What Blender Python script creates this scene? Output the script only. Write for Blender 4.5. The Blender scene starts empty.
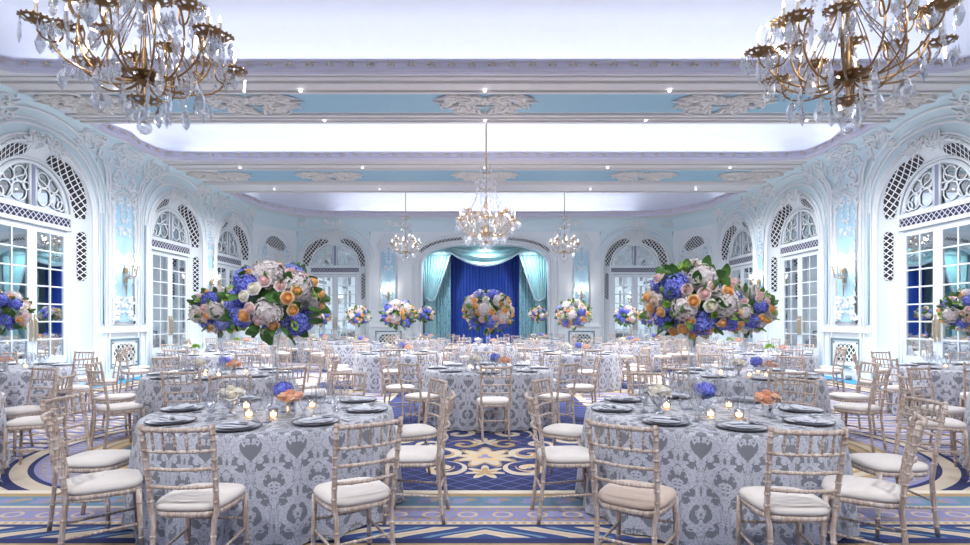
import bpy, math, random
from mathutils import Vector, Matrix
R = random.Random(7)
PI = math.pi
sc = bpy.context.scene
col = sc.collection
H = 5.9            # ceiling soffit
XW = 9.25          # front plane of the side walls
YB = 24.4          # back wall

# ------------------------------------------------------------------ mesh helper
class MB:
    def __init__(s):
        s.v = []; s.f = []; s.m = []; s.uv = {}
    def _add(s, vs, fs, mi=0, uvs=None):
        b = len(s.v); s.v += [tuple(p) for p in vs]
        if uvs:
            for i, q in enumerate(uvs): s.uv[b+i] = q
        for f in fs:
            s.f.append(tuple(b+i for i in f)); s.m.append(mi)
    def box(s, x0, x1, y0, y1, z0, z1, mi=0):
        vs = [(x, y, z) for x in (x0, x1) for y in (y0, y1) for z in (z0, z1)]
        s._add(vs, [(0,1,3,2),(4,6,7,5),(0,4,5,1),(2,3,7,6),(0,2,6,4),(1,5,7,3)], mi)
    def tube(s, pts, r, n=8, closed=False, mi=0, cap=True):
        pts = [Vector(p) for p in pts]; N = len(pts)
        if not hasattr(r, '__len__'): r = [r]*N
        vs = []; up = None
        for i, p in enumerate(pts):
            a = pts[(i-1) % N] if (closed or i > 0) else p
            b = pts[(i+1) % N] if (closed or i < N-1) else p
            t = (b-a)
            if t.length < 1e-9: t = Vector((0,0,1))
            t.normalize()
            if up is None:
                up = Vector((0,0,1)) if abs(t.z) < .9 else Vector((1,0,0))
            u = up - t*up.dot(t)
            if u.length < 1e-5: u = t.orthogonal()
            u.normalize(); w = t.cross(u); up = u
            for k in range(n):
                c = 2*PI*k/n
                vs.append(p + (u*math.cos(c) + w*math.sin(c))*r[i])
        fs = []
        for i in range(N if closed else N-1):
            j = (i+1) % N
            for k in range(n):
                fs.append((i*n+k, i*n+(k+1) % n, j*n+(k+1) % n, j*n+k))
        if not closed and cap:
            fs.append(tuple(range(n))[::-1]); fs.append(tuple((N-1)*n+k for k in range(n)))
        s._add(vs, fs, mi)
    def lathe(s, prof, n=16, c=(0,0,0), mi=0, wave=None):
        vs = []; fs = []
        for (r, z) in prof:
            for k in range(n):
                a = 2*PI*k/n; q = r*(wave(a, z) if wave else 1)
                vs.append((c[0]+q*math.cos(a), c[1]+q*math.sin(a), c[2]+z))
        for i in range(len(prof)-1):
            for k in range(n):
                fs.append((i*n+k, i*n+(k+1) % n, (i+1)*n+(k+1) % n, (i+1)*n+k))
        s._add(vs, fs, mi)
    def ball(s, c, r, n=8, m=6, mi=0, sc3=(1,1,1)):
        prof = [(max(1e-4, math.sin(PI*i/m)), -math.cos(PI*i/m)) for i in range(m+1)]
        vs = []; fs = []
        for (q, z) in prof:
            for k in range(n):
                a = 2*PI*k/n
                vs.append((c[0]+r*sc3[0]*q*math.cos(a), c[1]+r*sc3[1]*q*math.sin(a), c[2]+r*sc3[2]*z))
        for i in range(m):
            for k in range(n):
                fs.append((i*n+k, i*n+(k+1) % n, (i+1)*n+(k+1) % n, (i+1)*n+k))
        s._add(vs, fs, mi)
    def grid(s, fn, nu, nv, mi=0, uvf=None):
        vs = []; uvs = []
        for i in range(nu+1):
            for j in range(nv+1):
                vs.append(fn(i/nu, j/nv)); uvs.append(uvf(i/nu, j/nv) if uvf else (i/nu, j/nv))
        fs = [(i*(nv+1)+j, (i+1)*(nv+1)+j, (i+1)*(nv+1)+j+1, i*(nv+1)+j+1) for i in range(nu) for j in range(nv)]
        s._add(vs, fs, mi, uvs)
    def loft(s, loops, closed=False, mi=0, uvs=None):
        n = len(loops[0]); vs = [p for l in loops for p in l]; fs = []
        for i in range(len(loops)-1):
            for k in range(n if closed else n-1):
                k2 = (k+1) % n
                fs.append((i*n+k, i*n+k2, (i+1)*n+k2, (i+1)*n+k))
        s._add(vs, fs, mi, uvs)
    def ngon(s, pts, mi=0, uvs=None):
        s._add(pts, [tuple(range(len(pts)))], mi, uvs)
    def join(s, o, M=Matrix(), mi=None):
        b = len(s.v)
        for i, p in enumerate(o.v):
            s.v.append(tuple(M @ Vector(p)))
            if i in o.uv: s.uv[b+i] = o.uv[i]
        for f, m in zip(o.f, o.m):
            s.f.append(tuple(b+i for i in f)); s.m.append(m if mi is None else mi)
    def mesh(s, name, mats, smooth=True):
        me = bpy.data.meshes.new(name)
        me.from_pydata(s.v, [], s.f)
        if not isinstance(mats, (list, tuple)): mats = [mats]
        for m in mats: me.materials.append(m)
        me.polygons.foreach_set('material_index', s.m)
        me.polygons.foreach_set('use_smooth', [smooth]*len(s.f))
        if s.uv:
            l = me.uv_layers.new(name='UVMap'); a = []
            for lp in me.loops: a += s.uv.get(lp.vertex_index, (0, 0))
            l.data.foreach_set('uv', a)
        me.update()
        return me
    def build(s, name, mats, parent=None, smooth=True, loc=None, rz=None, recalc=False):
        me = s.mesh(name, mats, smooth)
        if recalc:
            import bmesh
            bm = bmesh.new(); bm.from_mesh(me); bmesh.ops.recalc_face_normals(bm, faces=bm.faces); bm.to_mesh(me); bm.free()
        if smooth:
            try: me.set_sharp_from_angle(angle=math.radians(40))
            except Exception: pass
        o = bpy.data.objects.new(name, me); col.objects.link(o)
        if parent: o.parent = parent
        if loc: o.location = loc
        if rz is not None: o.rotation_euler.z = rz
        return o

def link_mesh(name, me, parent=None, loc=(0,0,0), rot=None, scale=None):
    o = bpy.data.objects.new(name, me); col.objects.link(o)
    if parent: o.parent = parent
    o.location = loc
    if rot is not None: o.rotation_euler = rot
    if scale is not None: o.scale = scale if hasattr(scale, '__len__') else (scale,)*3
    return o
def empty(name, loc=(0,0,0), rz=0):
    o = bpy.data.objects.new(name, None); col.objects.link(o)
    o.empty_display_size = .1; o.location = loc; o.rotation_euler.z = rz
    return o
def tag(o, label, cat, group=None, kind=None):
    o['label'] = label; o['category'] = cat
    if group: o['group'] = group
    elif 'group' in o: del o['group']
    if kind: o['kind'] = kind
    return o
def struct(o): o['kind'] = 'structure'; return o
def copy_tree(o, parent=None):
    c = o.copy(); col.objects.link(c); c.parent = parent
    for ch in kids[o.name] if o.name in kids else o.children: copy_tree(ch, c)
    return c
kids = {}
def place(proto, loc, rz=0, scale=None):
    c = copy_tree(proto)
    c.location = loc; c.rotation_euler.z = rz
    if scale: c.scale = (scale,)*3
    return c

# ------------------------------------------------------------------ node expressions
class N:
    nt = None
    def __init__(s, x): s.x = x
    @staticmethod
    def lk(node, i, a):
        if isinstance(a, N): a = a.x
        if isinstance(a, (int, float)): node.inputs[i].default_value = a
        else: N.nt.links.new(a, node.inputs[i])
    @staticmethod
    def op(o, *a):
        n = N.nt.nodes.new('ShaderNodeMath'); n.operation = o
        for i, q in enumerate(a): N.lk(n, i, q)
        return N(n.outputs[0])
    def __add__(s, o): return N.op('ADD', s, o)
    __radd__ = __add__
    def __sub__(s, o): return N.op('SUBTRACT', s, o)
    def __rsub__(s, o): return N.op('SUBTRACT', o, s)
    def __mul__(s, o): return N.op('MULTIPLY', s, o)
    __rmul__ = __mul__
    def __truediv__(s, o): return N.op('DIVIDE', s, o)
    def __lt__(s, o): return N.op('LESS_THAN', s, o)
    def __gt__(s, o): return N.op('GREATER_THAN', s, o)
    def __abs__(s): return N.op('ABSOLUTE', s)
def nsin(a): return N.op('SINE', a)
def nfr(a): return N.op('FRACT', a)
def nmax(a, b): return N.op('MAXIMUM', a, b)
def nmin(a, b): return N.op('MINIMUM', a, b)
def nlen(a, b): return N.op('SQRT', a*a+b*b)
def nat(a, b): return N.op('ARCTAN2', a, b)
def ntri(a, p): return abs(nfr(a/p)-.5)*p      # 0 at the middle of the period
def nbet(a, lo, hi): return (a > lo)*(a < hi)
def nmix(fac, a, b):
    n = N.nt.nodes.new('ShaderNodeMix'); n.data_type = 'RGBA'
    N.lk(n, 0, fac)
    for i, q in ((6, a), (7, b)):
        if isinstance(q, N): N.nt.links.new(q.x, n.inputs[i])
        else: n.inputs[i].default_value = (*q, 1)
    return N(n.outputs[2])
def ncoord(kind='Object'):
    t = N.nt.nodes.new('ShaderNodeTexCoord'); s = N.nt.nodes.new('ShaderNodeSeparateXYZ')
    N.nt.links.new(t.outputs[kind], s.inputs[0])
    return N(s.outputs[0]), N(s.outputs[1]), N(s.outputs[2])
def nnoise(x, y, z, scale, detail=2, rough=.5):
    c = N.nt.nodes.new('ShaderNodeCombineXYZ')
    for i, q in enumerate((x, y, z)): N.lk(c, i, q)
    n = N.nt.nodes.new('ShaderNodeTexNoise'); N.nt.links.new(c.outputs[0], n.inputs['Vector'])
    n.inputs['Scale'].default_value = scale; n.inputs['Detail'].default_value = detail
    n.inputs['Roughness'].default_value = rough
    return N(n.outputs[0])

def mat(name, c, rough=.5, metal=0, spec=.5, emis=None, es=0, sheen=0, coat=0, noise=None, bump=None):
    m = bpy.data.materials.new(name); m.use_nodes = True
    b = m.node_tree.nodes['Principled BSDF']
    b.inputs['Base Color'].default_value = (*c, 1); b.inputs['Roughness'].default_value = rough
    b.inputs['Metallic'].default_value = metal; b.inputs['Specular IOR Level'].default_value = spec
    if emis: b.inputs['Emission Color'].default_value = (*emis, 1); b.inputs['Emission Strength'].default_value = es
    if sheen: b.inputs['Sheen Weight'].default_value = sheen
    if coat: b.inputs['Coat Weight'].default_value = coat
    N.nt = m.node_tree
    x, y, z = ncoord()
    sc_, amt, c2 = noise if noise else (6, .35, tuple(q*.93 for q in c))
    nz = nnoise(x, y, z, sc_, 3)
    k = nmix(nz*amt*2, c, c2)
    m.node_tree.links.new(k.x, b.inputs['Base Color'])
    if bump:
        bp = m.node_tree.nodes.new('ShaderNodeBump'); bp.inputs['Strength'].default_value = bump[1]
        bp.inputs['Distance'].default_value = .01
        m.node_tree.links.new(nnoise(x, y, z, bump[0], 3).x, bp.inputs['Height'])
        m.node_tree.links.new(bp.outputs[0], b.inputs['Normal'])
    return m
def setcol(m, c): m.node_tree.links.new(c.x, m.node_tree.nodes['Principled BSDF'].inputs['Base Color'])
def glassy(name, tint, gl, rough=.03, base=.12, power=1.0, edge=None):
    m = bpy.data.materials.new(name); m.use_nodes = True; nt = m.node_tree; nt.nodes.clear()
    out = nt.nodes.new('ShaderNodeOutputMaterial'); mx = nt.nodes.new('ShaderNodeMixShader')
    tr = nt.nodes.new('ShaderNodeBsdfTransparent'); tr.inputs[0].default_value = (*tint, 1)
    g = nt.nodes.new('ShaderNodeBsdfGlossy'); g.inputs[0].default_value = (*gl, 1); g.inputs['Roughness'].default_value = rough
    lw = nt.nodes.new('ShaderNodeLayerWeight'); lw.inputs[0].default_value = .35
    N.nt = nt
    f = N.op('MINIMUM', N(lw.outputs['Facing'])*power + base, .95)
    if edge:
        fc = N(lw.outputs['Facing']); c_ = nmix(N.op('MINIMUM', fc*fc*1.6, 1), tint, edge); nt.links.new(c_.x, tr.inputs[0])
    nt.links.new(f.x, mx.inputs[0]); nt.links.new(tr.outputs[0], mx.inputs[1]); nt.links.new(g.outputs[0], mx.inputs[2])
    nt.links.new(mx.outputs[0], out.inputs[0])
    return m
M = {}
M['white'] = mat('wall_white', (.80, .86, .90), .45)
M['plaster'] = mat('plaster_relief', (.82, .87, .90), .4)
M['blue'] = mat('panel_blue', (.44, .70, .86), .5)
M['cove'] = mat('cove_blue', (.66, .81, .87), .5)
M['soffit'] = mat('soffit_greige', (.68, .66, .66), .6)
M['soffit2'] = mat('soffit_band', (.76, .76, .78), .5)
M['soffblue'] = mat('soffit_blue', (.30, .50, .62), .6)
M['vault'] = mat('vault_white', (.78, .82, .90), .8)
M['cornice'] = mat('cornice_lilac', (.64, .63, .76), .5)
M['gilt'] = mat('gilt', (.62, .44, .20), .35, .7, noise=(20, .8, (.7, .62, .5)))
M['tarnish'] = mat('tarnished_gilding', (.62, .55, .40), .5, .1, noise=(6, 1.2, (.82, .86, .88)))
M['greige_relief'] = mat('greige_relief', (.68, .65, .63), .6)
M['brass'] = mat('aged_brass', (.20, .12, .06), .32, .85, noise=(30, .6, (.34, .21, .10)))
M['brasslight'] = mat('light_brass', (.52, .38, .24), .3, .8)
M['dark'] = mat('vent_dark', (.012, .014, .02), .8)
M['mirror'] = mat('mirror_pane', (.80, .88, .90), .02, 1, noise=(.4, .2, (.78, .86, .9)))
M['mullion'] = mat('slate_mullion', (.26, .30, .42), .5)
M['candle'] = mat('candle_sleeve', (.66, .60, .52), .5)
M['bulb'] = mat('lit_bulb', (1, .9, .75), .3, emis=(1, .84, .62), es=9)
M['flame'] = mat('votive_glow', (1, .8, .5), .3, emis=(1, .62, .25), es=5)
M['crystal'] = glassy('crystal', (.93, .95, .99), (1, 1, 1), .12, .36, .7)
M['glass'] = glassy('clear_glass', (.95, .96, .98), (1, 1, 1), .04, .12, .55, (.28, .32, .38))
M['clear'] = glassy('clear_vase_glass', (.97, .98, .99), (1, 1, 1), .06, .04, .55)
M['silver'] = mat('silver', (.70, .70, .75), .28, .55)
M['polished'] = mat('polished_silver', (.78, .78, .80), .12, 1)
M['pewter'] = mat('pewter_rim', (.13, .13, .17), .3, .7)
M['napkin'] = mat('napkin', (.66, .68, .76), .8, sheen=.3)
M['cushion'] = mat('cream_cushion', (.78, .73, .69), .85, sheen=.2, noise=(14, .5, (.72, .66, .62)))
M['cushion2'] = mat('taupe_cushion', (.62, .50, .43), .85, sheen=.2, noise=(14, .5, (.55, .43, .36)))
M['hyblue'] = mat('hydrangea_blue', (.13, .17, .78), .6, noise=(9, 1, (.30, .36, .92)))
M['hypale'] = mat('hydrangea_periwinkle', (.30, .36, .82), .6, noise=(9, 1, (.42, .5, .9)))
M['hywhite'] = mat('hydrangea_white', (.76, .66, .70), .6, noise=(9, 1, (.88, .84, .82)))
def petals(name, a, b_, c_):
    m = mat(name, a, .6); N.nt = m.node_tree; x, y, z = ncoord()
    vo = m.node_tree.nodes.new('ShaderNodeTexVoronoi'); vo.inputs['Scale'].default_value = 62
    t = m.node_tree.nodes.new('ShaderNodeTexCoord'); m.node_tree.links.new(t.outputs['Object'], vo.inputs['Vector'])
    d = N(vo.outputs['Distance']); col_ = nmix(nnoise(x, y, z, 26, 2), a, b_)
    setcol(m, nmix(N.op('MINIMUM', nmax((d-.42)*3.2, 0), 1), col_, c_)); return m  # last colour paints shade into the gaps between florets
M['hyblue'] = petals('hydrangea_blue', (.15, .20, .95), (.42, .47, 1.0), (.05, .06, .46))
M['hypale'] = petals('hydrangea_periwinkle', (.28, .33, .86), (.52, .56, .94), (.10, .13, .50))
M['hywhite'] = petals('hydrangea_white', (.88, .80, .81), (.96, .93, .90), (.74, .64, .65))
M['peach'] = mat('rose_peach', (.95, .46, .12), .6, noise=(14, .8, (.96, .60, .28)))
M['blush'] = mat('rose_blush', (.86, .60, .62), .6, noise=(14, .8, (.92, .76, .74)))
M['ivory'] = mat('rose_ivory', (.86, .82, .66), .6, noise=(14, .8, (.92, .9, .8)))
M['_'] = mat('rose_salmon', (.90, .46, .30), .6, noise=(14, .8, (.94, .62, .45)))
def rosemat(name, inner, outer):
    m = mat(name, outer, .6, sheen=.2); N.nt = m.node_tree; x, y, z = ncoord()
    r = N.op('MINIMUM', nlen(x, y)/.046, 1); setcol(m, nmix(nmin(r*r+nnoise(x, y, z, 30, 2)*.3-.15, 1), inner, outer)); return m
M['peach'] = rosemat('rose_peach', (.92, .44, .10), (.97, .71, .40)); M['blush'] = rosemat('rose_blush', (.88, .56, .55), (.95, .83, .80))
M['ivory'] = rosemat('rose_ivory', (.92, .86, .70), (.96, .95, .92)); M['salmon'] = rosemat('rose_salmon', (.90, .42, .26), (.97, .70, .52))
M['leaf'] = mat('leaf_green', (.02, .075, .03), .5, noise=(9, 1, (.08, .20, .04)))
M['lime'] = mat('leaf_lime', (.22, .42, .06), .55, noise=(12, 1, (.36, .55, .12)))
M['velvet'] = mat('velvet_blue', (.025, .085, .50), .7, sheen=.3, noise=(1.2, .8, (.04, .13, .62)))
M['silktrim'] = mat('silk_trim', (.50, .62, .70), .6, sheen=.3)
M['swblack'] = mat('switch_brass', (.35, .28, .2), .4, .5)
M['puck'] = mat('fixture_grey', (.25, .26, .3), .5, .3)

# limewashed wood: streaks along the length
m = mat('limewash', (.58, .46, .38), .55); N.nt = m.node_tree; x, y, z = ncoord()
n1 = nnoise(x*3, y*3, z*.6, 22, 3); n2 = nnoise(x, y, z, 8, 2)
setcol(m, nmix(N.op('MINIMUM', nmax((n1-.42)*4, 0), 1), nmix(n2, (.36, .25, .19), (.54, .42, .35)), (.70, .63, .59)))
M['wood'] = m

# lattice: white diagonal bars over dark holes, in metres on the UV map
def lattice(name, p, bar, white, dark=(.012, .014, .02)):
    m = mat(name, white, .5); N.nt = m.node_tree; u, v, _ = ncoord('UV')
    a = ntri(u+v, p); b = ntri(u-v, p)
    hole = (a < p*.5-bar)*(b < p*.5-bar)
    setcol(m, nmix(hole, white, dark)); return m
M['lat'] = lattice('lattice_white', .145, .014, (.84, .87, .90))
M['latbar'] = lattice('lattice_bar', .14, .013, (.66, .68, .80), (.02, .02, .05))
M['latrad'] = lattice('lattice_radiator', .165, .018, (.82, .88, .88), (.02, .05, .06))

# damask, on the UV map in metres
def damask(name, lo, hi, s=1.0, rough=.5):
    m = mat(name, hi, rough, sheen=.35); N.nt = m.node_tree; u, v, _ = ncoord('UV')
    pu, pv = .36*s, .56*s
    row = N.op('FLOOR', v/(pv*.5))
    uu = u + row*(pu*.5)
    x = abs(nfr(uu/pu)-.5)*pu; yv = (nfr(v/(pv*.5))-.5)*(pv*.5)
    # medallion: lobed flower with a feathered outline inside an ogee of scrolling leaves
    nz = nnoise(x, yv, row*.37, 30/s, 3, .65); nz2 = nnoise(x, yv, row*.37+4, 14/s, 2, .5)
    xx = x+(nz-.5)*.05*s; yw = yv+(nz2-.5)*.06*s
    r = nlen(xx, yw*.8); th = nat(xx, yw)
    lob = nsin(th*9)*.018*s + nsin(th*2+1.57)*.022*s
    flower = (r < lob+.088*s)*(1-(abs(nsin(th*4.5)) < .22)*(r > .028*s))*(1-nbet(nz, .47, .50))
    og = abs(x - (.5*pu - .5*pu*N.op('SINE', (yv/(pv*.5)+.5)*PI)*.62))
    vine = og < (nz2*.07-.006)*s
    leafs_ = nbet(nz2, .53, .66)*(r > .115*s)
    pat = N.op('MINIMUM', nmax(flower, nmax(vine, leafs_)*(1-nbet(nz, .49, .515))), 1)
    fine = nnoise(u, v, 0.0, 260, 1)*.3-.15
    setcol(m, nmix(N.op('MINIMUM', nmax(pat*.8+.1+fine, 0), 1), lo, hi))
    b = m.node_tree.nodes['Principled BSDF']
    m.node_tree.links.new((pat*-.20+.60).x, b.inputs['Roughness'])
    return m
M['damask'] = damask('damask_silver', (.16, .17, .20), (.60, .61, .70), .80)
M['tealdam'] = damask('damask_teal', (.24, .50, .60), (.42, .68, .75), 1.2)
M['teal'] = mat('teal_silk', (.36, .68, .74), .5, sheen=.4, noise=(2, .8, (.50, .76, .80)))

# ------------------------------------------------------------------ carpet
def carpet():
    m = mat('carpet', (.3, .3, .6), .95, spec=.1); N.nt = m.node_tree; X, Y, _ = ncoord('Object')
    navy = (.004, .014, .105); cream = (.62, .53, .41); gold = (.44, .30, .14); lav = (.26, .26, .46)
    teal = (.13, .25, .36); tan = (.36, .29, .24); blue = (.012, .045, .19); dust = (.38, .37, .50)
    x = abs(X)
    y = N.op('PINGPONG', Y-3.35, 6.6)+3.35
    # ground: guilloche of cream dashes over lavender and blue
    w = nfr(Y/.44); ph = nsin(X*9+N.op('FLOOR', Y/.44)*1.7)
    c = nmix(abs(w-.5) < .06, lav, gold)
    c = nmix(nbet(nfr((X*1.0+Y*1.6)/.24), .25, .70)*(abs(w-.5) > .12)*(abs(w-.5) < .40), c, cream)
    c = nmix((abs(w-.5) > .46), c, navy)
    c = nmix((N.op('SINE', X*1.1+Y*.8) > .3)*(abs(w-.5) > .12)*(abs(w-.5)<.40)*nbet(nfr((X*1.0+Y*1.6)/.24), .72, .95), c, teal)
    # diamond frames
    dd = abs(x-6.0)+abs(y-4.9)*1.5
    for lo, hi, cc in ((0, 1.9, tan), (1.55, 1.85, cream), (1.48, 1.55, navy), (1.15, 1.48, lav), (1.05, 1.15, gold), (0, 1.05, blue), (.2,.6,cream), (1.85, 1.95, navy)):
        c = nmix(nbet(dd, lo-.001, hi), c, cc)
    # medallion rings
    r = nlen(x-3.0, y-6.8); th = nat(x-3.0, y-6.8)
    dots = nbet(nfr(th*11), .3, .7)
    dash = nbet(nfr(th*18+r*4), .25, .75)
    for lo, hi, cc in ((0, 2.18, navy), (1.98, 2.12, cream), (1.93, 1.96, navy)):
        c = nmix(r < hi if lo == 0 else nbet(r, lo, hi), c, cc)
    c = nmix(nbet(r, 1.62, 1.93), c, lav); c = nmix(nbet(r, 1.68, 1.87)*dash, c, dust)
    c = nmix(nbet(r, 1.83, 1.90)*dots, c, tan); c = nmix(nbet(r, 1.65, 1.72)*dots, c, tan)
    c = nmix(nbet(r, 1.55, 1.62), c, gold); c = nmix(nbet(r, 1.45, 1.55), c, cream)
    c = nmix(nbet(r, 1.24, 1.45), c, gold); c = nmix(nbet(r, 1.30, 1.40), c, (.62, .47, .28))
    c = nmix(nbet(r, 1.14, 1.24), c, teal); c = nmix(nbet(r, 1.0, 1.14), c, cream); c = nmix(r < .96, c, navy)
    c = nmix((r < .9)*(abs(nsin(th*8)) < .12), c, lav)
    # navy field with a trellis and a gold cartouche
    f = (x < 1.75)*(y > 4.93)
    f2 = (x < 1.90)*(y > 4.80)
    c = nmix(f2, c, cream); c = nmix(f, c, navy)
    ta = ntri(X+Y*1.15, .23); tb = ntri(X-Y*1.15, .23)
    line = 1-(ta < .108)*(tb < .108)
    c = nmix(f*line, c, (.12, .16, .42))
    yy = y-6.05
    def el(cx, cy, rx, ry, lo=0., hi=1.):
        q = nlen((x-cx)/rx, (yy-cy)/ry); return (q < hi) if lo == 0 else nbet(q, lo, hi)
    def spi(cx, cy, R_, w, rot, tw=.9):      # a tapering scroll about (cx, cy)
        dx, dy = x-cx, (yy-cy)*.85; q = nlen(dx, dy)
        return (q < R_)*(nfr(nat(dx, dy)/(2*PI)*w+rot-q/R_*tw) < .42)
    def pal(cx, cy, R_, n, am):             # palmette
        dx, dy = x-cx, yy-cy; q = nlen(dx, dy*.8); a_ = nat(dx, dy)
        return q < nsin(a_*n+1.57)*am+R_
    shade = (.70, .50, .26)
    mots = [(pal(0, .10, .30, 9, .07), gold), (pal(0, .10, .25, 9, .06), cream), (pal(0, .10, .15, 5, .05), shade), (pal(0, .10, .06, 3, .03), lav),
            (spi(.50, .22, .25, 1, .1), cream), (spi(.50, .22, .16, 1, .35), gold), (spi(.42, -.38, .24, 1, .6, 1.2), cream), (spi(.46, -.34, .15, 1, .8, 1.2), shade),
            (pal(0, -.52, .14, 7, .06), cream), (pal(0, -.52, .09, 5, .04), gold), (pal(.78, -.05, .10, 5, .06), gold), (pal(.80, -.06, .06, 5, .03), cream),
            (spi(.26, .72, .20, 1, .3, 1.1), gold), (spi(.64, .70, .20, 1, .9, 1.1), cream), (pal(0, .86, .12, 7, .05), cream),
            (spi(1.25, .15, .30, 1, .4, 1.3), gold), (spi(1.30, -.50, .28, 1, .0, 1.3), cream), (pal(1.42, .62, .14, 7, .06), cream), (spi(1.1, 1.0, .25, 1, .5, 1.2), cream),
            (spi(.35, 1.35, .28, 1, .2, 1.2), cream), (pal(0, 1.7, .2, 9, .06), gold), (pal(0, 2.6, .3, 9, .07), cream), (spi(.6, 2.4, .3, 1, .2, 1.2), gold)]
    for msk, cc in mots: c = nmix(msk*f, c, cc)
    # straight border bands in front of the field
    def chain(p, q): return nbet(nlen(ntri(X, p), y-q), .035, .062)
    B = [(4.84, 4.93, (.78, .70, .56)), (4.76, 4.84, gold), (4.52, 4.76, teal), (4.47, 4.52, cream), (4.17, 4.47, lav), (4.11, 4.17, cream),
         (4.08, 4.11, navy), (3.84, 4.08, blue), (3.76, 3.84, navy), (3.70, 3.76, gold), (3.3, 3.70, blue)]
    band = (y < 4.93)
    c2 = None
    for lo, hi, cc in B: c = nmix(nbet(y, lo, hi), c, cc)
    c = nmix(nbet(y, 4.56, 4.72)*(nsin(X*22)*.04+y > 4.62)*(nsin(X*22+1.5)*.05+y < 4.68), c, tan)
    c = nmix(nbet(y, 4.58, 4.70)*nbet(nfr(X/.29), .1, .45), c, lav)
    c = nmix(nbet(nlen(ntri(X, .27)*.8, y-4.32), .045, .065), c, (.58, .45, .32))
    dt = nbet(nfr(X/.065), .25, .75)
    c = nmix((nbet(y, 4.40, 4.44)+nbet(y, 4.20, 4.24))*dt, c, gold)
    c = nmix(nbet(y, 4.125, 4.155)*dt, c, gold)
    sw = nfr((x+N.op('SINE', (y-3.96)*15)*.09+y*1.1)/.46)
    c = nmix(nbet(y, 3.86, 4.06)*nbet(sw, .3, .72), c, cream)
    c = nmix(nbet(y, 3.86, 4.06)*nbet(sw, .42, .58), c, (.58, .45, .32))
    c = nmix(nbet(y, 3.86, 4.06)*nbet(sw, .85, .98), c, teal)
    # borders along the side walls
    for lo, hi, cc in ((7.9, 8.0, navy), (8.0, 8.15, cream), (8.15, 8.45, tan), (8.45, 8.55, cream), (8.55, 8.62, navy), (8.62, 9.6, (.04, .30, .55))):
        c = nmix(nbet(x, lo, hi), c, cc)
    c = nmix(nbet(x, 8.2, 8.4)*nbet(nfr(Y/.2), .3, .7), c, cream)
    # woven pile: slight speckle
    nz = nnoise(X, Y, 0.0, 160, 2)
    c = nmix(nz*.16, c, (.5, .48, .50))
    setcol(m, c)
    bp = m.node_tree.nodes.new('ShaderNodeBump'); bp.inputs['Strength'].default_value = .25; bp.inputs['Distance'].default_value = .004
    m.node_tree.links.new(nz.x, bp.inputs['Height']); m.node_tree.links.new(bp.outputs[0], m.node_tree.nodes['Principled BSDF'].inputs['Normal'])
    return m
b = MB(); b.grid(lambda u, v: (-9.7+19.4*u, -4+32.5*v, 0), 4, 8)
struct(b.build('floor', carpet(), smooth=False))

# ------------------------------------------------------------------ rocaille relief
def scroll(b, P, u, v, s, rot=0, flip=1, turns=1.35, r=.02, w=.015):
    pts = []; rr = []
    for i in range(15):
        t = i/14; a = rot + flip*t*turns*2*PI; q = s*(1-t)**.8*1.0+.05*s
        pts.append(P(u+math.cos(a)*q, v+math.sin(a)*q, w)); rr.append(r*(.35+.9*math.sin(PI*min(1, t*1.05+.03)))*1.0)
    b.tube(pts, rr, 5)
def acanth(b, P, u, v, l, rot, r=.035, w=.015):
    pts = []; rr = []
    for i in range(7):
        t = i/6; a = rot+.7*(t-.3)
        pts.append(P(u+math.cos(a)*l*t, v+math.sin(a)*l*t, w+.012*math.sin(PI*t))); rr.append(r*math.sin(PI*(.12+.86*t)))
    b.tube(pts, rr, 5)
def rocaille(P, s, h, seed=0, w=.012, dens=1.0, r=.022):
    """symmetrical cluster about u=0, half-width s, height h"""
    q = random.Random(seed); b = MB()
    n = int(7*dens)
    for k in range(n):
        u = q.uniform(.08, .8)*s; v = q.uniform(-.45, .45)*h; z = q.uniform(.14, .30)*s; ro = q.uniform(0, 6.28); fl = q.choice((-1, 1)); tn = q.uniform(.7, 1.3)
        for sg in (1, -1):
            Q = (lambda a, c, d, sg=sg: P(sg*a, c, d))
            scroll(b, Q, u, v, z, ro, fl, tn, r, w)
    for k in range(int(10*dens)):
        u = q.uniform(0, .75)*s; v = q.uniform(-.5, .5)*h; ro = q.uniform(-1.2, 2.2); l = q.uniform(.25, .5)*s
        for sg in (1, -1):
            Q = (lambda a, c, d, sg=sg: P(sg*a, c, d))
            acanth(b, Q, u, v, l, ro, r*1.5, w)
    return b

# ------------------------------------------------------------------ arch outline
def outline(hw, spring, top, e=2.2, nb=4, na=28):
    pts = [(-hw, spring*i/nb) for i in range(nb)]
    for i in range(na+1):
        t = PI*(1-i/na); c = math.cos(t); s_ = math.sin(t)
        pts.append((hw*math.copysign(abs(c)**(2/e), c), spring+(top-spring)*abs(s_)**(2/e)))
    return pts + [(hw, spring*i/nb) for i in range(nb-1, -1, -1)]
def rectline(hw, top, spring, nb=4, na=28):
    pts = [(-hw, spring*i/nb) for i in range(nb)]
    for i in range(na+1):
        t = PI*(1-i/na); c = math.cos(t); s_ = math.sin(t); dx, dz = hw, top-spring
        k = min(dx/abs(c) if abs(c) > 1e-6 else 1e9, dz/abs(s_) if abs(s_) > 1e-6 else 1e9)
        pts.append((k*c, spring+k*s_))
    return pts + [(hw, spring*i/nb) for i in range(nb-1, -1, -1)]
TOPW = 5.35
HWA, HWB, WB = 1.42, 1.07, -.25
A = outline(HWA, 3.8, 5.16); Bo = outline(HWB, 3.8, 4.86)
def lp(pts, w): return [(u, w, z) for u, z in pts]

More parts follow.
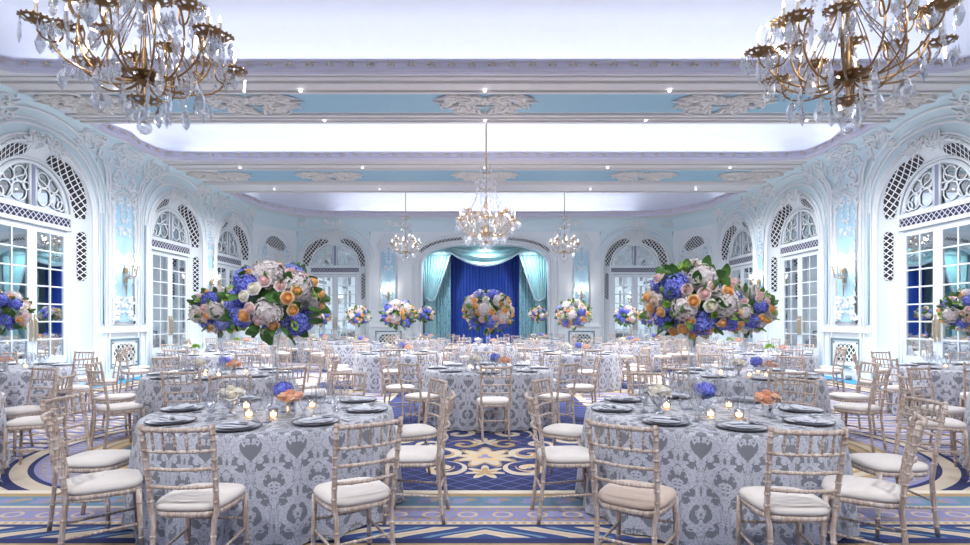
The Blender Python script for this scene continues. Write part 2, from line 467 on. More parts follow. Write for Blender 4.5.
# local frame of every wall piece: x along the wall, y into the room, z up
bay = MB(); A2 = outline(HWA+.16, 3.8, 5.30)
bay.loft([lp(rectline(1.6, TOPW, 3.8), 0), lp(A2, 0)], mi=1)
bay.m = [1 if all(bay.v[i][2] > 3.75 for i in f) else 0 for f in bay.f]
bay.loft([lp(A2, 0), lp(A, 0), lp(A, -.05), lp(Bo, WB)])
bay.loft([lp(Bo, WB), lp(Bo, WB-.08)])
mo = MB()
for off, r in ((.03, .035), (.10, .022), (.15, .03)):
    pts = outline(HWA+off, 3.8, 5.16+off)
    mo.tube([(u, .015, z) for u, z in pts], r, 6)
mo.tube([(u, WB+.02, z) for u, z in outline(HWB+.01, 3.8, 4.87)], .03, 6)
mo.tube([(u, WB+.0, z) for u, z in outline(HWB-.08, 3.8, 4.79)], .025, 6)
# gilded cresting over the arch
def Pw(c, zc, wl=0.0): return lambda u, v, w: (c+u, wl+w, zc+v)
def crestP(u, v, w):
    a = u/1.55; R0 = 1.40+v
    return (math.sin(a)*R0, .03+w, 3.85+math.cos(a)*R0)
cr = rocaille(crestP, .62, .24, 5, .02, 1.3, .016)
for sg in (1, -1):
    for k in range(6):
        acanth(cr, lambda a, c, d, sg=sg: crestP(sg*a, c, d), .55+k*.13, .0, .17, .2, .016)
# splay vent lattices: crescent on the upper splay and a tall slot on each side
def splay(i_frac, t):      # i along outline index (float), t across splay 0=outer 1=inner
    i0 = int(max(0, min(len(A)-2, math.floor(i_frac)))); f = i_frac-i0
    a = [A[i0][k]*(1-f)+A[i0+1][k]*f for k in (0, 1)]; c = [Bo[i0][k]*(1-f)+Bo[i0+1][k]*f for k in (0, 1)]
    return (a[0]*(1-t)+c[0]*t, -.05*(1-t)+WB*t+.012, a[1]*(1-t)+c[1]*t)
va = MB()
for (i0, i1) in ((4.3, 16.2), (19.8, 31.7)):
    def fn(u, v, i0=i0, i1=i1):
        i = i0+(i1-i0)*u; ww = math.sin(PI*min(1, max(0.02, u)))**.5
        return splay(i, .5+(v-.5)*(.35+.6*ww))
    va.grid(fn, 26, 4, uvf=lambda u, v: (fn(u, v)[0]*1.0, fn(u, v)[2]*.8))
def slot(sg):
    q = MB(); pts = []
    for i in range(24):
        a = 2*PI*i/24; c, s_ = math.cos(a), math.sin(a)
        uu = .11*math.copysign(abs(c)**.8, c); zz = 2.98+.46*math.copysign(1, s_) + .11*s_
        t = .45+uu/.43*1.0*sg*-1
        x = sg*(HWA*(1-t)+HWB*t); y = -.05*(1-t)+WB*t+.014
        pts.append((x, y, zz))
    q.ngon(pts if sg > 0 else pts, 0, [(p[0], p[2]) for p in pts]); return q
for sg in (1, -1): va.join(slot(sg))
# doors, built closed: two mirrored leaves under a lattice bar and a fanlight
dm = MB()   # door frame
dm.box(-1.07, 1.07, WB-.05, WB+.03, 3.80, 3.90); dm.box(-1.07, 1.07, WB-.05, WB+.06, 3.52, 3.60); dm.box(-1.07, -.99, WB-.05, WB+.02, 0, 3.55); dm.box(.99, 1.07, WB-.05, WB+.02, 0, 3.55)
lbar = MB(); lbar.ngon([(-1.05, WB+.025, 3.61), (1.05, WB+.025, 3.61), (1.05, WB+.025, 3.79), (-1.05, WB+.025, 3.79)], 0, [(-1.05, 3.61), (1.05, 3.61), (1.05, 3.79), (-1.05, 3.79)])
leafs = []
for sg in (1, -1):
    q = MB(); x0, x1 = (0.005, .985)
    def bx(a, c_, y0, y1, z0, z1): q.box(min(sg*a, sg*c_), max(sg*a, sg*c_), y0, y1, z0, z1)
    y0, y1 = WB-.04, WB
    bx(x0, x0+.12, y0, y1, .02, 3.5); bx(x1-.11, x1, y0, y1, .02, 3.5); bx(x0+.12, x1-.11, y0, y1, 3.38, 3.5); bx(x0+.12, x1-.11, y0, y1, .02, .70)
    bx(x0+.2, x1-.19, y1, y1+.015, .15, .58)
    xa, xb = x0+.12, x1-.11; za, zb = .70, 3.38
    bx((xa+xb)/2-.017, (xa+xb)/2+.017, y0+.01, y1-.005, za, zb)
    for k in range(1, 7):
        z = za+(zb-za)*k/7; bx(xa, xb, y0+.01, y1-.006, z-.016, z+.016)
    p = MB(); p.box(min(sg*xa, sg*xb), max(sg*xa, sg*xb), y0+.012, y0+.018, za, zb)
    h = MB(); h.box(min(sg*.035, sg*.085), max(sg*.035, sg*.085), y1, y1+.03, 1.05, 1.62)
    h.tube([(sg*.06, y1+.03, 1.12), (sg*.06, y1+.06, 1.16), (sg*.06, y1+.06, 1.5), (sg*.06, y1+.03, 1.54)], .012, 6)
    leafs.append((q, p, h))
fan = MB(); fan.tube([(.93*math.cos(PI*i/28), WB, 3.9+.90*math.sin(PI*i/28)) for i in range(29)], .045, 6)
for sg in (1, -1):
    for (cx, cz, r) in ((.33, .22, .19), (.66, .20, .17), (.30, .58, .16), (.58, .52, .14), (.15, .36, .08), (.80, .12, .1)):
        fan.tube([(sg*(cx+r*math.cos(2*PI*i/18)), WB-.01, 3.92+cz+r*math.sin(2*PI*i/18)) for i in range(18)], .018, 5, closed=True)
    fan.tube([(sg*.12, WB-.01, 4.72), (sg*.2, WB-.01, 4.5), (sg*.45, WB-.01, 4.38), (sg*.5, WB-.01, 4.18), (sg*.62, WB-.01, 3.95)], .018, 5)
fang = MB(); fang.ngon([(.93*math.cos(PI*i/28), WB-.03, 3.88+.90*math.sin(PI*i/28)) for i in range(29)])
mul = MB(); mul.box(-.055, .055, WB-.02, WB+.02, 3.9, 4.78)
mbar = MB(); mbar.box(-.10, -.055, WB-.02, WB+.03, 3.9, 4.78); mbar.box(.055, .10, WB-.02, WB+.03, 3.9, 4.78); fan.join(mbar)
ME = dict(bay=bay.mesh('bay_wall', [M['white'], M['cove']]), mo=mo.mesh('moulding', M['plaster']), cr=cr.mesh('cresting', M['tarnish']), va=va.mesh('vent_lattice', M['lat'], False),
          dm=dm.mesh('frame', M['white'], False), lbar=lbar.mesh('lattice_bar', M['latbar'], False), fan=fan.mesh('tracery', M['white']), fang=fang.mesh('pane', M['mirror'], False),
          mul=mul.mesh('mullion', M['mullion'], False))
for i, (q, p, h) in enumerate(leafs):
    ME['lf%d' % i] = q.mesh('leaf', M['white'], False); ME['pn%d' % i] = p.mesh('pane', M['mirror'], False); ME['hd%d' % i] = h.mesh('handle', M['gilt'], False)
doorn = [0]
def put_bay(wall, loc, rz):
    for k, nm in (('bay', 'bay'), ('mo', 'moulding'), ('cr', 'relief'), ('va', 'vent_lattice')):
        link_mesh(nm, ME[k], wall, loc, (0, 0, rz))
    doorn[0] += 1; n = doorn[0]
    d = struct(link_mesh('door_%d' % n, ME['dm'], None, loc, (0, 0, rz)))
    for i in (0, 1):
        lf = link_mesh('leaf', ME['lf%d' % i], d)
        link_mesh('pane', ME['pn%d' % i], lf); link_mesh('handle', ME['hd%d' % i], lf)
    link_mesh('lattice_bar', ME['lbar'], d)
    w = struct(link_mesh('window_%d' % n, ME['fan'], None, loc, (0, 0, rz)))
    link_mesh('pane', ME['fang'], w); link_mesh('mullion', ME['mul'], w)

# ------------------------------------------------------------------ pillar panels
def panel_frame(hw, z0, z1, r=.02, w=.02, arch=True):
    pts = [(-hw, z0), (hw, z0)]
    if arch:
        for i in range(13):
            a = PI*i/12; pts.append((hw*math.cos(a), z1-hw+hw*math.sin(a)))
    else: pts += [(hw, z1), (-hw, z1)]
    b = MB(); b.tube([(u, w, z) for u, z in pts], r, 6, closed=True); return b, pts
def pillar(wall, loc, rz, hw, wide):
    ph = .42 if wide else (.24 if hw < .5 else .36)
    fr, pts = panel_frame(ph, 1.40, 4.75, .022)
    fi, pi_ = panel_frame(ph-.05, 1.45, 4.68, .012)
    fr.join(fi)
    p = MB(); p.ngon([(u, .012, z) for u, z in pi_])
    if wide:
        for sg in (1, -1):
            f2, q2 = panel_frame(.045, 1.4, 4.3, .012)
            fr.join(f2, Matrix.Translation((sg*(ph+.40), 0, 0)))
            fr.join(MB(), Matrix())
            p.ngon([(sg*(ph+.40)+u, .012, z) for u, z in q2])
            fr.tube([(sg*(ph+.15), .02, .1), (sg*(ph+.15), .03, 4.9)], .03, 6); fr.tube([(sg*(ph+.27), .02, .1), (sg*(ph+.27), .03, 4.9)], .018, 6)
            fr.tube([(sg*(ph+.52), .02, .1), (sg*(ph+.52), .03, 4.9)], .018, 6)
        # sweeping ribs flaring to the ceiling
        for o in (0, .10):
            for sg in (1, -1):
                fr.tube([(sg*(ph+.15+o), .03, 4.6), (sg*(ph+.15+o), .04, 4.9), (sg*(ph+.22+o), .06, 5.15), (sg*(ph+.38+o), .10, 5.33)], [.03, .03, .03, .02], 6)
    fr.box(-hw, hw, 0, .05, 1.18, 1.26); fr.box(-hw, hw, 0, .03, 1.26, 1.30); fr.box(-hw, hw, 0, .04, 0, .16)
    link_mesh('panel', p.mesh('panel', M['blue'], False), wall, loc, (0, 0, rz))
    fr.build('moulding', M['plaster'], wall, loc=loc, rz=rz)
    b = rocaille(Pw(0, 4.75), ph*1.5, .9, 11, .02, 1.5); b.join(rocaille(Pw(0, 1.75), ph*1.1, .6, 23, .02, 1.2)); b.join(rocaille(Pw(0, 3.95), ph*.55, .7, 31, .02, .8))
    for sg in (1, -1):
        for k in range(9): acanth(b, lambda a, c, d, sg=sg: (sg*a, .02+d, c), ph-.02, 2.1+k*.25, .18, 1.6, .018)
    b.build('relief', M['plaster'], wall, loc=loc, rz=rz)

# radiator grille
def grille_proto(hw=.52, z0=.34, z1=.98):
    g = empty('radiator_grille')
    q = MB()
    for a, c_, d, e in ((-hw-.05, hw+.05, z0-.05, z0), (-hw-.05, hw+.05, z1, z1+.05), (-hw-.05, -hw, z0, z1), (hw, hw+.05, z0, z1)): q.box(a, c_, 0, .035, d, e)
    q.build('frame', mat('grille_edge', (.16, .25, .30), .4), g, False)
    q = MB(); q.box(-hw, hw, 0, .012, z0, z1); q.build('back_panel', M['white'], g, False)
    q = MB(); pts = []
    w2, h2 = hw-.10, (z1-z0)/2-.09; zc = (z0+z1)/2
    for i in range(32):
        a = 2*PI*i/32; c_, s_ = math.cos(a), math.sin(a); pts.append((w2*math.copysign(abs(c_)**.6, c_), .018, zc+h2*math.copysign(abs(s_)**.6, s_)))
    q.ngon(pts, 0, [(p[0], p[2]) for p in pts])
    q.build('lattice', M['latrad'], g, False)
    q = MB()
    for sg in (1, -1):
        for t in (1, -1): q.ball((sg*(hw-.06), .02, zc+t*((z1-z0)/2-.06)), .022, 6, 4)
    q.build('corner_stud', M['pewter'], g)
    return g

# wall sconce with lit candle bulbs
def tear(b, x, y, z, s=1.0, mi=0):
    b.lathe([(.0005, 0), (.010*s, -.018*s), (.016*s, -.045*s), (.009*s, -.072*s), (.0005, -.085*s)], 5, (x, y, z), mi)
def sconce_proto():
    g = empty('wall_sconce')
    q = MB(); q.lathe([(.0, -.25), (.035, -.2), (.02, -.05), (.05, .02), (.03, .1), (.0, .16)], 8, (0, .04, 0)); q.tube([(0, .04, -.25), (0, .05, -.5)], [.02, .008], 6); q.build('back_plate', M['brasslight'], g)
    for (dx, dy, dz) in ((-.17, .14, .05), (.17, .14, .05), (-.08, .22, .10), (.08, .22, .10), (0, .12, .26)):
        q = MB(); q.tube([(0, .05, -.08), (dx*.4, .08, -.13), (dx*.85, dy*.9, -.08), (dx, dy, dz)], .008, 5)
        q.lathe([(.008, 0), (.035, .012), (.04, .02)], 8, (dx, dy, dz)); a = q.build('arm', M['brasslight'], g)
        q = MB(); q.tube([(dx, dy, dz+.01), (dx, dy, dz+.09)], .010, 6); q.build('candle', M['candle'], a)
        q = MB(); q.lathe([(.001, 0), (.012, .015), (.010, .035), (.001, .06)], 6, (dx, dy, dz+.09)); q.build('bulb', M['bulb'], a)
    for k in range(9):
        a = 2*PI*k/9; q = MB(); tear(q, .14*math.cos(a), .12+.06*math.sin(a), -.02, 1.2); q.build('crystal_drop', M['crystal'], g)
    return g
GR = grille_proto(); SC = sconce_proto()
protos = [GR, SC]
sconce_lights = []
def add_grille(loc, rz, label): 
    g = place(GR, loc, rz); tag(g, label, 'radiator grille', 'lattice radiator grilles along the walls'); return g
def add_sconce(loc, rz, label):
    g = place(SC, loc, rz, 1.25); tag(g, label, 'wall light', 'gilt candle sconces on the wall panels')
    l = bpy.data.lights.new('sconce_light', 'POINT'); l.energy = 9; l.color = (1, .92, .82); l.shadow_soft_size = .02
    o = bpy.data.objects.new('sconce_light', l); col.objects.link(o); o.parent = g; o.location = (0, .20, .20)
    return g

# ------------------------------------------------------------------ side walls
arches = [1.45, 6.6, 11.75, 16.9, 20.7]
ordn = ['first', 'second', 'third', 'fourth', 'fifth']
for side, sg, rz in (('left', -1, -PI/2), ('right', 1, PI/2)):
    b = MB(); X = sg*XW
    edges = [-4.0]
    for yc in arches: edges += [yc-1.6, yc+1.6]
    edges.append(22.3)
    for i in range(0, len(edges), 2):
        for za, zb, mi in ((0, 4.2, 0), (4.2, TOPW, 1)): b._add([(X, edges[i], za), (X, edges[i+1], za), (X, edges[i+1], zb), (X, edges[i], zb)], [(0, 1, 2, 3)], mi)
    wall = struct(b.build('wall_%s' % side, [M['white'], M['cove']], smooth=False))
    for k, yc in enumerate(arches): put_bay(wall, (X, yc, 0), rz)
    pill = [(4.03, .95, True), (9.18, .97, True), (14.33, .97, True), (18.8, .30, False)]
    for k, (yc, hw, wide) in enumerate(pill):
        pillar(wall, (X, yc, 0), rz, hw, wide)
        wh = {4.03: 'beside the camera', 9.18: 'nearer than the tallest near arch', 14.33: 'between the near and middle arches', 18.8: 'between the middle and far arches'}[yc]
        add_sconce((X-sg*.02, yc, 2.72), rz, 'lit gilt candle sconce on the %s wall %s' % (side, wh))
        if wide: add_grille((X-sg*.02, yc, 0), rz, 'white lattice radiator grille in the %s wall %s' % (side, wh))
    # diagonal corner
    p0 = Vector((sg*9.25, 22.3, 0)); p1 = Vector((sg*8.2, YB, 0)); L = (p1-p0).length; mid = (p0+p1)/2
    nrm = Vector((-sg*(p1-p0).y*sg*sg, 0, 0)); d = (p1-p0).normalized(); nrm = Vector((-d.y*sg, d.x*sg, 0))
    if nrm.x*sg > 0: nrm = -nrm
    rzz = math.atan2(nrm.y, nrm.x)-PI/2
    q = MB(); q.box(-L/2, L/2, -.02, 0, 0, TOPW)
    cw = struct(q.build('wall_corner_%s' % side, M['white'], smooth=False, loc=tuple(mid), rz=rzz))
    q = MB()
    for r_, rad in ((.62, .03), (.52, .02), (.36, .025)):
        q.tube([(r_*math.cos(2*PI*i/28), .02, 3.25+r_*1.05*math.sin(2*PI*i/28)) for i in range(28)], rad, 6, closed=True)
    q.tube([(u, .02, z) for u, z in outline(.85, 3.3, 4.3, 2)], .03, 6); q.tube([(u, .02, z) for u, z in outline(.98, 3.4, 5.2, 2.4)], .03, 6)
    q.box(-L/2, L/2, 0, .05, 1.18, 1.26); q.box(-L/2, L/2, 0, .04, 0, .16)
    q.build('moulding', M['plaster'], cw)
    q = MB(); q.ngon([(.33*math.cos(2*PI*i/28), .012, 3.25+.35*math.sin(2*PI*i/28)) for i in range(28)])
    q.ngon([(u*.6/.8, .011, 1.5+z*.0+(z*.28)) for u, z in outline(.8, 3.3, 4.2, 2)])
    for s2 in (1, -1): q.ngon([(s2*(.55+.17*math.cos(2*PI*i/20)), .012, 4.25+.28*math.sin(2*PI*i/20)) for i in range(20)])
    q.build('panel', M['blue'], cw, False)
    q = MB()
    def fn(u, v):
        k = max(0, math.sin(PI*u))**.6; lo = 4.55-.20*k*(1.2-.9*u)+.1*u; hi = 4.55+.32*k*(1+.35*u)+.1*u
        return (-sg*(-.55+1.1*u), .02, lo+(hi-lo)*v)
    q.grid(fn, 16, 4, uvf=lambda u, v: (fn(u, v)[0], fn(u, v)[2]))
    q.build('vent_lattice', M['lat'], cw, False)
    rocaille(Pw(0, 4.25), .8, .5, 61, .02, 1.2).build('relief', M['plaster'], cw)

# ------------------------------------------------------------------ back wall and stage
b = MB()
def seg(x0, x1): b._add([(x0, YB, 0), (x1, YB, 0), (x1, YB, TOPW), (x0, YB, TOPW)], [(0, 1, 2, 3)])
seg(-8.25, -8.2); seg(8.2, 8.25); seg(-5.0, -3.3); seg(3.3, 5.0)
so = outline(2.75, 3.75, 4.78, 2.9, 4, 40); sr = rectline(3.3, TOPW, 3.75, 4, 40)
b.loft([[(u, YB, z) for u, z in sr], [(u, YB, z) for u, z in so], [(u, YB+.45, z) for u, z in so]])
back = struct(b.build('wall_back', M['white'], smooth=False))
for sg in (-1, 1):
    put_bay(back, (sg*6.6, YB, 0), PI)
    pillar(back, (sg*4.2, YB, 0), PI, .85, False)
    nm = 'left' if sg < 0 else 'right'
    add_sconce((sg*4.2, YB-.02, 2.62), PI, 'lit gilt candle sconce on the far wall, %s of the stage' % nm)
    add_grille((sg*4.2, YB-.02, 0), PI, 'white lattice radiator grille in the far wall, %s of the stage' % nm)
q = MB()
for off, r in ((.05, .05), (.14, .03), (.36, .04), (.44, .025)):
    q.tube([(u, YB-.02, z) for u, z in outline(2.75+off, 3.75, 4.78+off*1.1, 2.9, 4, 40)], r, 6)
q.build('moulding', M['plaster'], back)
q = MB()
for (a0, a1) in ((.30, .46), (.54, .70)):
    o1 = outline(2.94, 3.75, 5.0, 2.9, 0, 60); o2 = outline(3.06, 3.75, 5.12, 2.9, 0, 60)
    i0, i1 = (8, 26) if a0 < .4 else (34, 52)
    for i in range(i0, i1):
        pts = [(o1[i][0], YB-.012, o1[i][1]), (o1[i+1][0], YB-.012, o1[i+1][1]), (o2[i+1][0], YB-.012, o2[i+1][1]), (o2[i][0], YB-.012, o2[i][1])]
        q.ngon(pts, 0, [(p[0], p[2]) for p in pts])
q.build('vent_lattice', M['lat'], back, False)
b = MB(); b._add([(-3.2, 27.4, 0), (3.2, 27.4, 0), (3.2, 27.4, 5.6), (-3.2, 27.4, 5.6)], [(0, 1, 2, 3)])
for s2 in (-1, 1): b._add([(s2*3.2, YB+.45, 0), (s2*3.2, 27.4, 0), (s2*3.2, 27.4, 5.6), (s2*3.2, YB+.45, 5.6)], [(0, 1, 2, 3)])
b._add([(-3.2, YB+.4, 5.6), (3.2, YB+.4, 5.6), (3.2, 27.4, 5.6), (-3.2, 27.4, 5.6)], [(0, 1, 2, 3)])
struct(b.build('wall_stage', M['cove'], smooth=False))
b = MB(); b._add([(-9.6, -4, 0), (9.6, -4, 0), (9.6, -4, H), (-9.6, -4, H)], [(0, 1, 2, 3)])
struct(b.build('wall_rear', M['white'], smooth=False))
# curtains
def drape(x0, x1, y, ztop, zbot, folds, amp, pinch=None, nu=80, nv=14, shape=None):
    b = MB()
    def fn(u, v):
        z = ztop+(zbot-ztop)*v; xa, xb = (x0, x1) if shape is None else shape(v)
        x = xa+(xb-xa)*u; a = amp*min(1, abs((xb-xa)/(x1-x0))*1.3+.25)
        return (x, y+a*math.sin(2*PI*folds*u)+.3*a*math.sin(2*PI*folds*2.3*u+v*2), z)
    b.grid(fn, nu, nv, uvf=lambda u, v: (u*(x1-x0)*1.3, v*(ztop-zbot))); return b
o = tag(drape(-1.75, 1.75, 26.5, 5.1, .02, 24, .05, nu=160, nv=4).build('stage_curtain', M['velvet']), 'royal blue velvet curtain at the back of the stage', 'curtain')
for sg in (-1, 1):
    nm = 'left' if sg < 0 else 'right'
    g = empty('tied_curtain', (sg*2.2, 25.6, 0))
    tag(g, 'teal silk curtain tied back at the %s of the stage opening' % nm, 'curtain', 'teal tied stage curtains')
    def sh(v):
        # inner edge sweeps out to the tie, then outer edge fixed
        e = v**1.1; xi = -1.45*(1-e)+-2.30*e - .0; xo = -2.95*(1-e*.6)+-2.62*e*.6
        return (-xo*sg-2.2*sg if sg > 0 else xo+2.2, -xi*sg-2.2*sg if sg > 0 else xi+2.2)
    drape(-.75, .75, -.15, 4.95, 2.35, 10, .05, shape=sh, nu=90).build('upper_drape', M['teal'], g)
    drape(-.62, .62, .25, 4.9, .02, 9, .05, nu=90, nv=5).build('lower_panel', M['tealdam'], g)
    tr = MB(); pts = []
    for i in range(16):
        v = i/15; a = sh(v); xi = a[1] if abs(a[1]+sg*2.2) < abs(a[0]+sg*2.2) else a[0]
        pts.append((xi, -.22, 4.95-2.6*v))
    tr.tube(pts, .055, 5); tr.build('trim', M['silktrim'], g)
    tb = MB(); tb.tube([(sg*.08, -.3, 2.42), (sg*.25, -.3, 2.34), (sg*.48, -.2, 2.5)], .05, 6); tb.build('tieback', M['silktrim'], g)
    # tail below the tie
    def sh2(v):
        a0, a1 = .08, .50; k = .12*v
        return (sg*(a0-k) if sg > 0 else -(a1+k*.3), sg*(a1+k*.3) if sg > 0 else -(a0-k))
    drape(-.75, .75, -.12, 2.4, .02, 6, .05, shape=sh2, nu=60).build('tail', M['teal'], g)
g = empty('stage_pelmet', (0, 25.2, 4)); tag(g, 'teal silk swag pelmet draped across the top of the stage', 'pelmet')
def swag(b, x0, x1, ztop, d0, d1, n=7):
    def fn(u, v):
        x = x0+(x1-x0)*u; sag = 4*u*(1-u); z = ztop-.02-(d0+(d1-d0)*v)*sag-.10*v
        return (x, -.12*math.sin(v*PI*n)*sag**.5-.08*sag, z)
    b.grid(fn, 30, 42)
b = MB(); swag(b, -1.75, 1.75, .85, -.12, .80); b.build('swag', M['teal'], g)
b = MB(); b.grid(lambda u, v: (-2.8+5.6*u, .05+.03*math.sin(u*60), .45+.60*v), 120, 3); b.build('header', M['teal'], g)
b = MB(); b.tube([(-1.75+3.5*i/24, -.10-.08*math.sin(PI*i/24), 0.73-.80*4*(i/24)*(1-i/24)+(-.0*math.exp(-((i-12)/2.2)**2))) for i in range(25)], .05, 5); b.build('trim', M['silktrim'], g)

# ------------------------------------------------------------------ cove between walls and ceiling
b = MB()
path = [(-9.25, -4), (-9.25, 22.3), (-8.2, 24.4), (8.2, 24.4), (9.25, 22.3), (9.25, -4)]
inn = [(-8.92, -4), (-8.92, 22.15), (-8.0, 24.05), (8.0, 24.05), (8.92, 22.15), (8.92, -4)]
loops = []
for i in range(9):
    t = i/8*PI/2; k = 1-math.cos(t); s_ = math.sin(t)
    loops.append([(p[0]*(1-k)+q_[0]*k, p[1]*(1-k)+q_[1]*k, TOPW+(H-TOPW)*s_) for p, q_ in zip(path, inn)])
b.loft(loops)
cove = struct(b.build('trim_cove', M['cove'], smooth=False))
q = MB()
q.loft([[(p[0]*.998, p[1]*.9985, z) for p in path] for z in (TOPW-.04,)]+[[(p[0]*.993, p[1]*.997, z) for p in path] for z in (TOPW,)]+[[(p[0]*.998, p[1]*.9985, z) for p in path] for z in (TOPW+.04,)])
def coveP(side, yc):
    def P(u, v, w):      # v 0..~.9 up the cove
        t = max(0, min(1, (v+.3)/.75))*PI/2; X = 9.25-.33*(1-math.cos(t)); Z = TOPW+(H-TOPW)*math.sin(t)
        n = Vector((-math.cos(t*.8), 0, -math.sin(t*.8)))*(w+.01)
        return (side*(X+n.x), yc+u, Z+n.z)
    return P
g1 = MB(); g2 = MB()
for side in (-1, 1):
    for yc in arches[1:]: g1.join(rocaille(coveP(side, yc+1.3), .55, .5, 40, .01, 1.3, .018)); g1.join(rocaille(coveP(side, yc-1.3), .55, .5, 41, .01, 1.0, .018))
    for yc in (9.18, 14.33): g2.join(rocaille(coveP(side, yc), .7, .6, 43, .01, 1.4, .02))
for xc in (-6.6, 6.6, -3.9, 3.9, -8, 8):
    def PB(u, v, w, xc=xc):
        t = max(0, min(1, (v+.3)/.75))*PI/2; Y = 24.4-.33*(1-math.cos(t)); Z = TOPW+(H-TOPW)*math.sin(t); return (xc+u, Y-.02-w, Z-.01)
    (g1 if abs(xc) < 7 else g2).join(rocaille(PB, .45, .45, 47, .01, 1.0, .018))
g1.build('relief', M['tarnish'], cove); g2.build('relief', M['plaster'], cove)
def surfP(side, y, z, w):
    if z <= TOPW: return (side*(XW-w), y, z)
    t = math.asin(min(1, (z-TOPW)/(H-TOPW))); return (side*(XW-.33*(1-math.cos(t))-w*math.cos(t*.7)), y, z-w*math.sin(t*.7))
q = MB()
for side in (-1, 1):
    for k, yc in enumerate(arches):
        for hw, top, r_ in ((1.70, 5.52, .035), (1.80, 5.62, .022), (1.98, 5.80, .03)):
            pts = [(u, z) for u, z in outline(hw, 3.9, top, 2.3, 1, 44) if z > 3.95]
            if k == 4: pts = [p for p in pts if p[0] < 1.55]
            if k in (3, 4): pts = [p for p in pts if (p[0] < 1.85 if k == 3 else p[0] > -1.85)]
            q.tube([surfP(side, yc+u, z, .015) for u, z in pts], r_, 6)
for sgx in (-1, 1):
    for hw, top, r_ in ((1.70, 5.50, .035), (1.80, 5.60, .022)):
        pts = [(u, z) for u, z in outline(hw, 3.9, top, 2.3, 1, 44) if z > 3.95 and (u*sgx < 1.5)]
        q.tube([(sgx*6.6+u, YB-.015-(.33*(1-math.cos(math.asin(min(1, max(0, z-TOPW)/(H-TOPW)))))), z) for u, z in pts], r_, 6)
q.build('moulding', M['plaster'], cove)

# ------------------------------------------------------------------ ceiling with three lit coffers
import bmesh
def mirror_loop(half): return half + [(-x, y) for x, y in reversed(half)]
def wavy(pts, n=4):
    out = []
    for a, c in zip(pts, pts[1:]):
        for i in range(n):
            t = i/n; out.append((a[0]+(c[0]-a[0])*t, a[1]+(c[1]-a[1])*t))
    out.append(pts[-1]); return out
cof = []
cof.append(mirror_loop(wavy([(0, .6), (6, .6), (8.5, .6), (8.8, 1.0), (8.8, 5), (8.78, 9.0), (8.70, 9.6), (8.3, 9.9), (7.7, 9.95), (0, 9.95)])[:-1]+[(0.001, 9.95)]))
cof.append(mirror_loop(wavy([(0, 12.5), (8.5, 12.5), (8.80, 12.62), (8.86, 13.2), (8.72, 13.8), (8.84, 14.3), (8.80, 14.9), (8.70, 15.22), (8.3, 15.36), (7.8, 15.4), (0, 15.4)])[:-1]+[(0.001, 15.4)]))
cof.append(mirror_loop(wavy([(0, 19.25), (8.4, 19.25), (8.75, 19.4), (8.85, 20.2), (8.68, 21.0), (8.70, 21.6), (8.30, 22.4), (8.05, 22.75), (7.75, 23.2), (7.1, 23.6), (6.4, 23.75), (5.5, 23.68), (4.5, 23.8), (0, 23.85)])[:-1]+[(0.001, 23.85)]))
cof = [[(x, y) for i, (x, y) in enumerate(c) if not (x == 0 and i > len(c)/2)] for c in cof]
bm = bmesh.new()
def addloop(pts, z):
    vs = [bm.verts.new((x, y, z)) for x, y in pts]
    for i in range(len(vs)): bm.edges.new((vs[i], vs[(i+1) % len(vs)]))
addloop([(-9.0, -4), (-9.0, 22.2), (-8.05, 24.15), (8.05, 24.15), (9.0, 22.2), (9.0, -4)], H)
for c in cof: addloop(c, H)
bmesh.ops.triangle_fill(bm, use_beauty=True, use_dissolve=False, edges=bm.edges[:])
me = bpy.data.meshes.new('ceiling'); bm.to_mesh(me); bm.free(); me.materials.append(M['soffit2'])
ceil = struct(link_mesh('ceiling', me))
def offset(loop, d):
    out = []; n = len(loop)
    for i in range(n):
        a = Vector(loop[i-1]); p = Vector(loop[i]); c = Vector(loop[(i+1) % n])
        e = (c-a); 
        if e.length < 1e-6: e = Vector((1, 0))
        e.normalize(); nn = Vector((e.y, -e.x))    # outward for ccw loops
        out.append((p.x+nn.x*d, p.y+nn.y*d))
    return out
for i, c in enumerate(cof):
    b = MB()
    prof = [(.10, 0), (.02, -.015), (0, .02), (-.02, .05), (.01, .07), (.015, .17), (-.03, .20), (-.02, .235), (.06, .24), (.06, .06), (.34, .06)]
    b.loft([[(x, y, H+z) for x, y in offset(c, d)] for d, z in prof], closed=True)
    cn = b.build('cornice', M['cornice'], ceil, False)
    b = MB(); L = 0; step = .36; acc = 0
    n = len(c)
    for k in range(n):
        a = Vector(c[k]); d = Vector(c[(k+1) % n]); l = (d-a).length
        if l < 1e-4: continue
        t = step-acc
        while t < l:
            p = a+(d-a)*(t/l); e = (d-a)/l; nn = Vector((-e.y, e.x))
            for s_ in (-1, 0, 1):
                q_ = p+e*s_*.055+nn*.012
                b.ball((q_.x, q_.y, H+.13+(.03 if s_ == 0 else 0)), .030 if s_ == 0 else .022, 5, 4)
            t += step
        acc = (acc+l) % step
    b.build('gilt_ornament', M['gilt'], cn)
    b = MB()
    vp = [(.34, .06), (.42, .25), (.42, .55), (.30, .80), (.02, .98), (-.5, 1.06)]
    b.loft([[(x, y, H+z) for x, y in offset(c, d)] for d, z in vp], closed=True)
    b.ngon([(x, y, H+1.06) for x, y in offset(c, -.5)])
    b.build('vault', M['vault'], ceil, True)
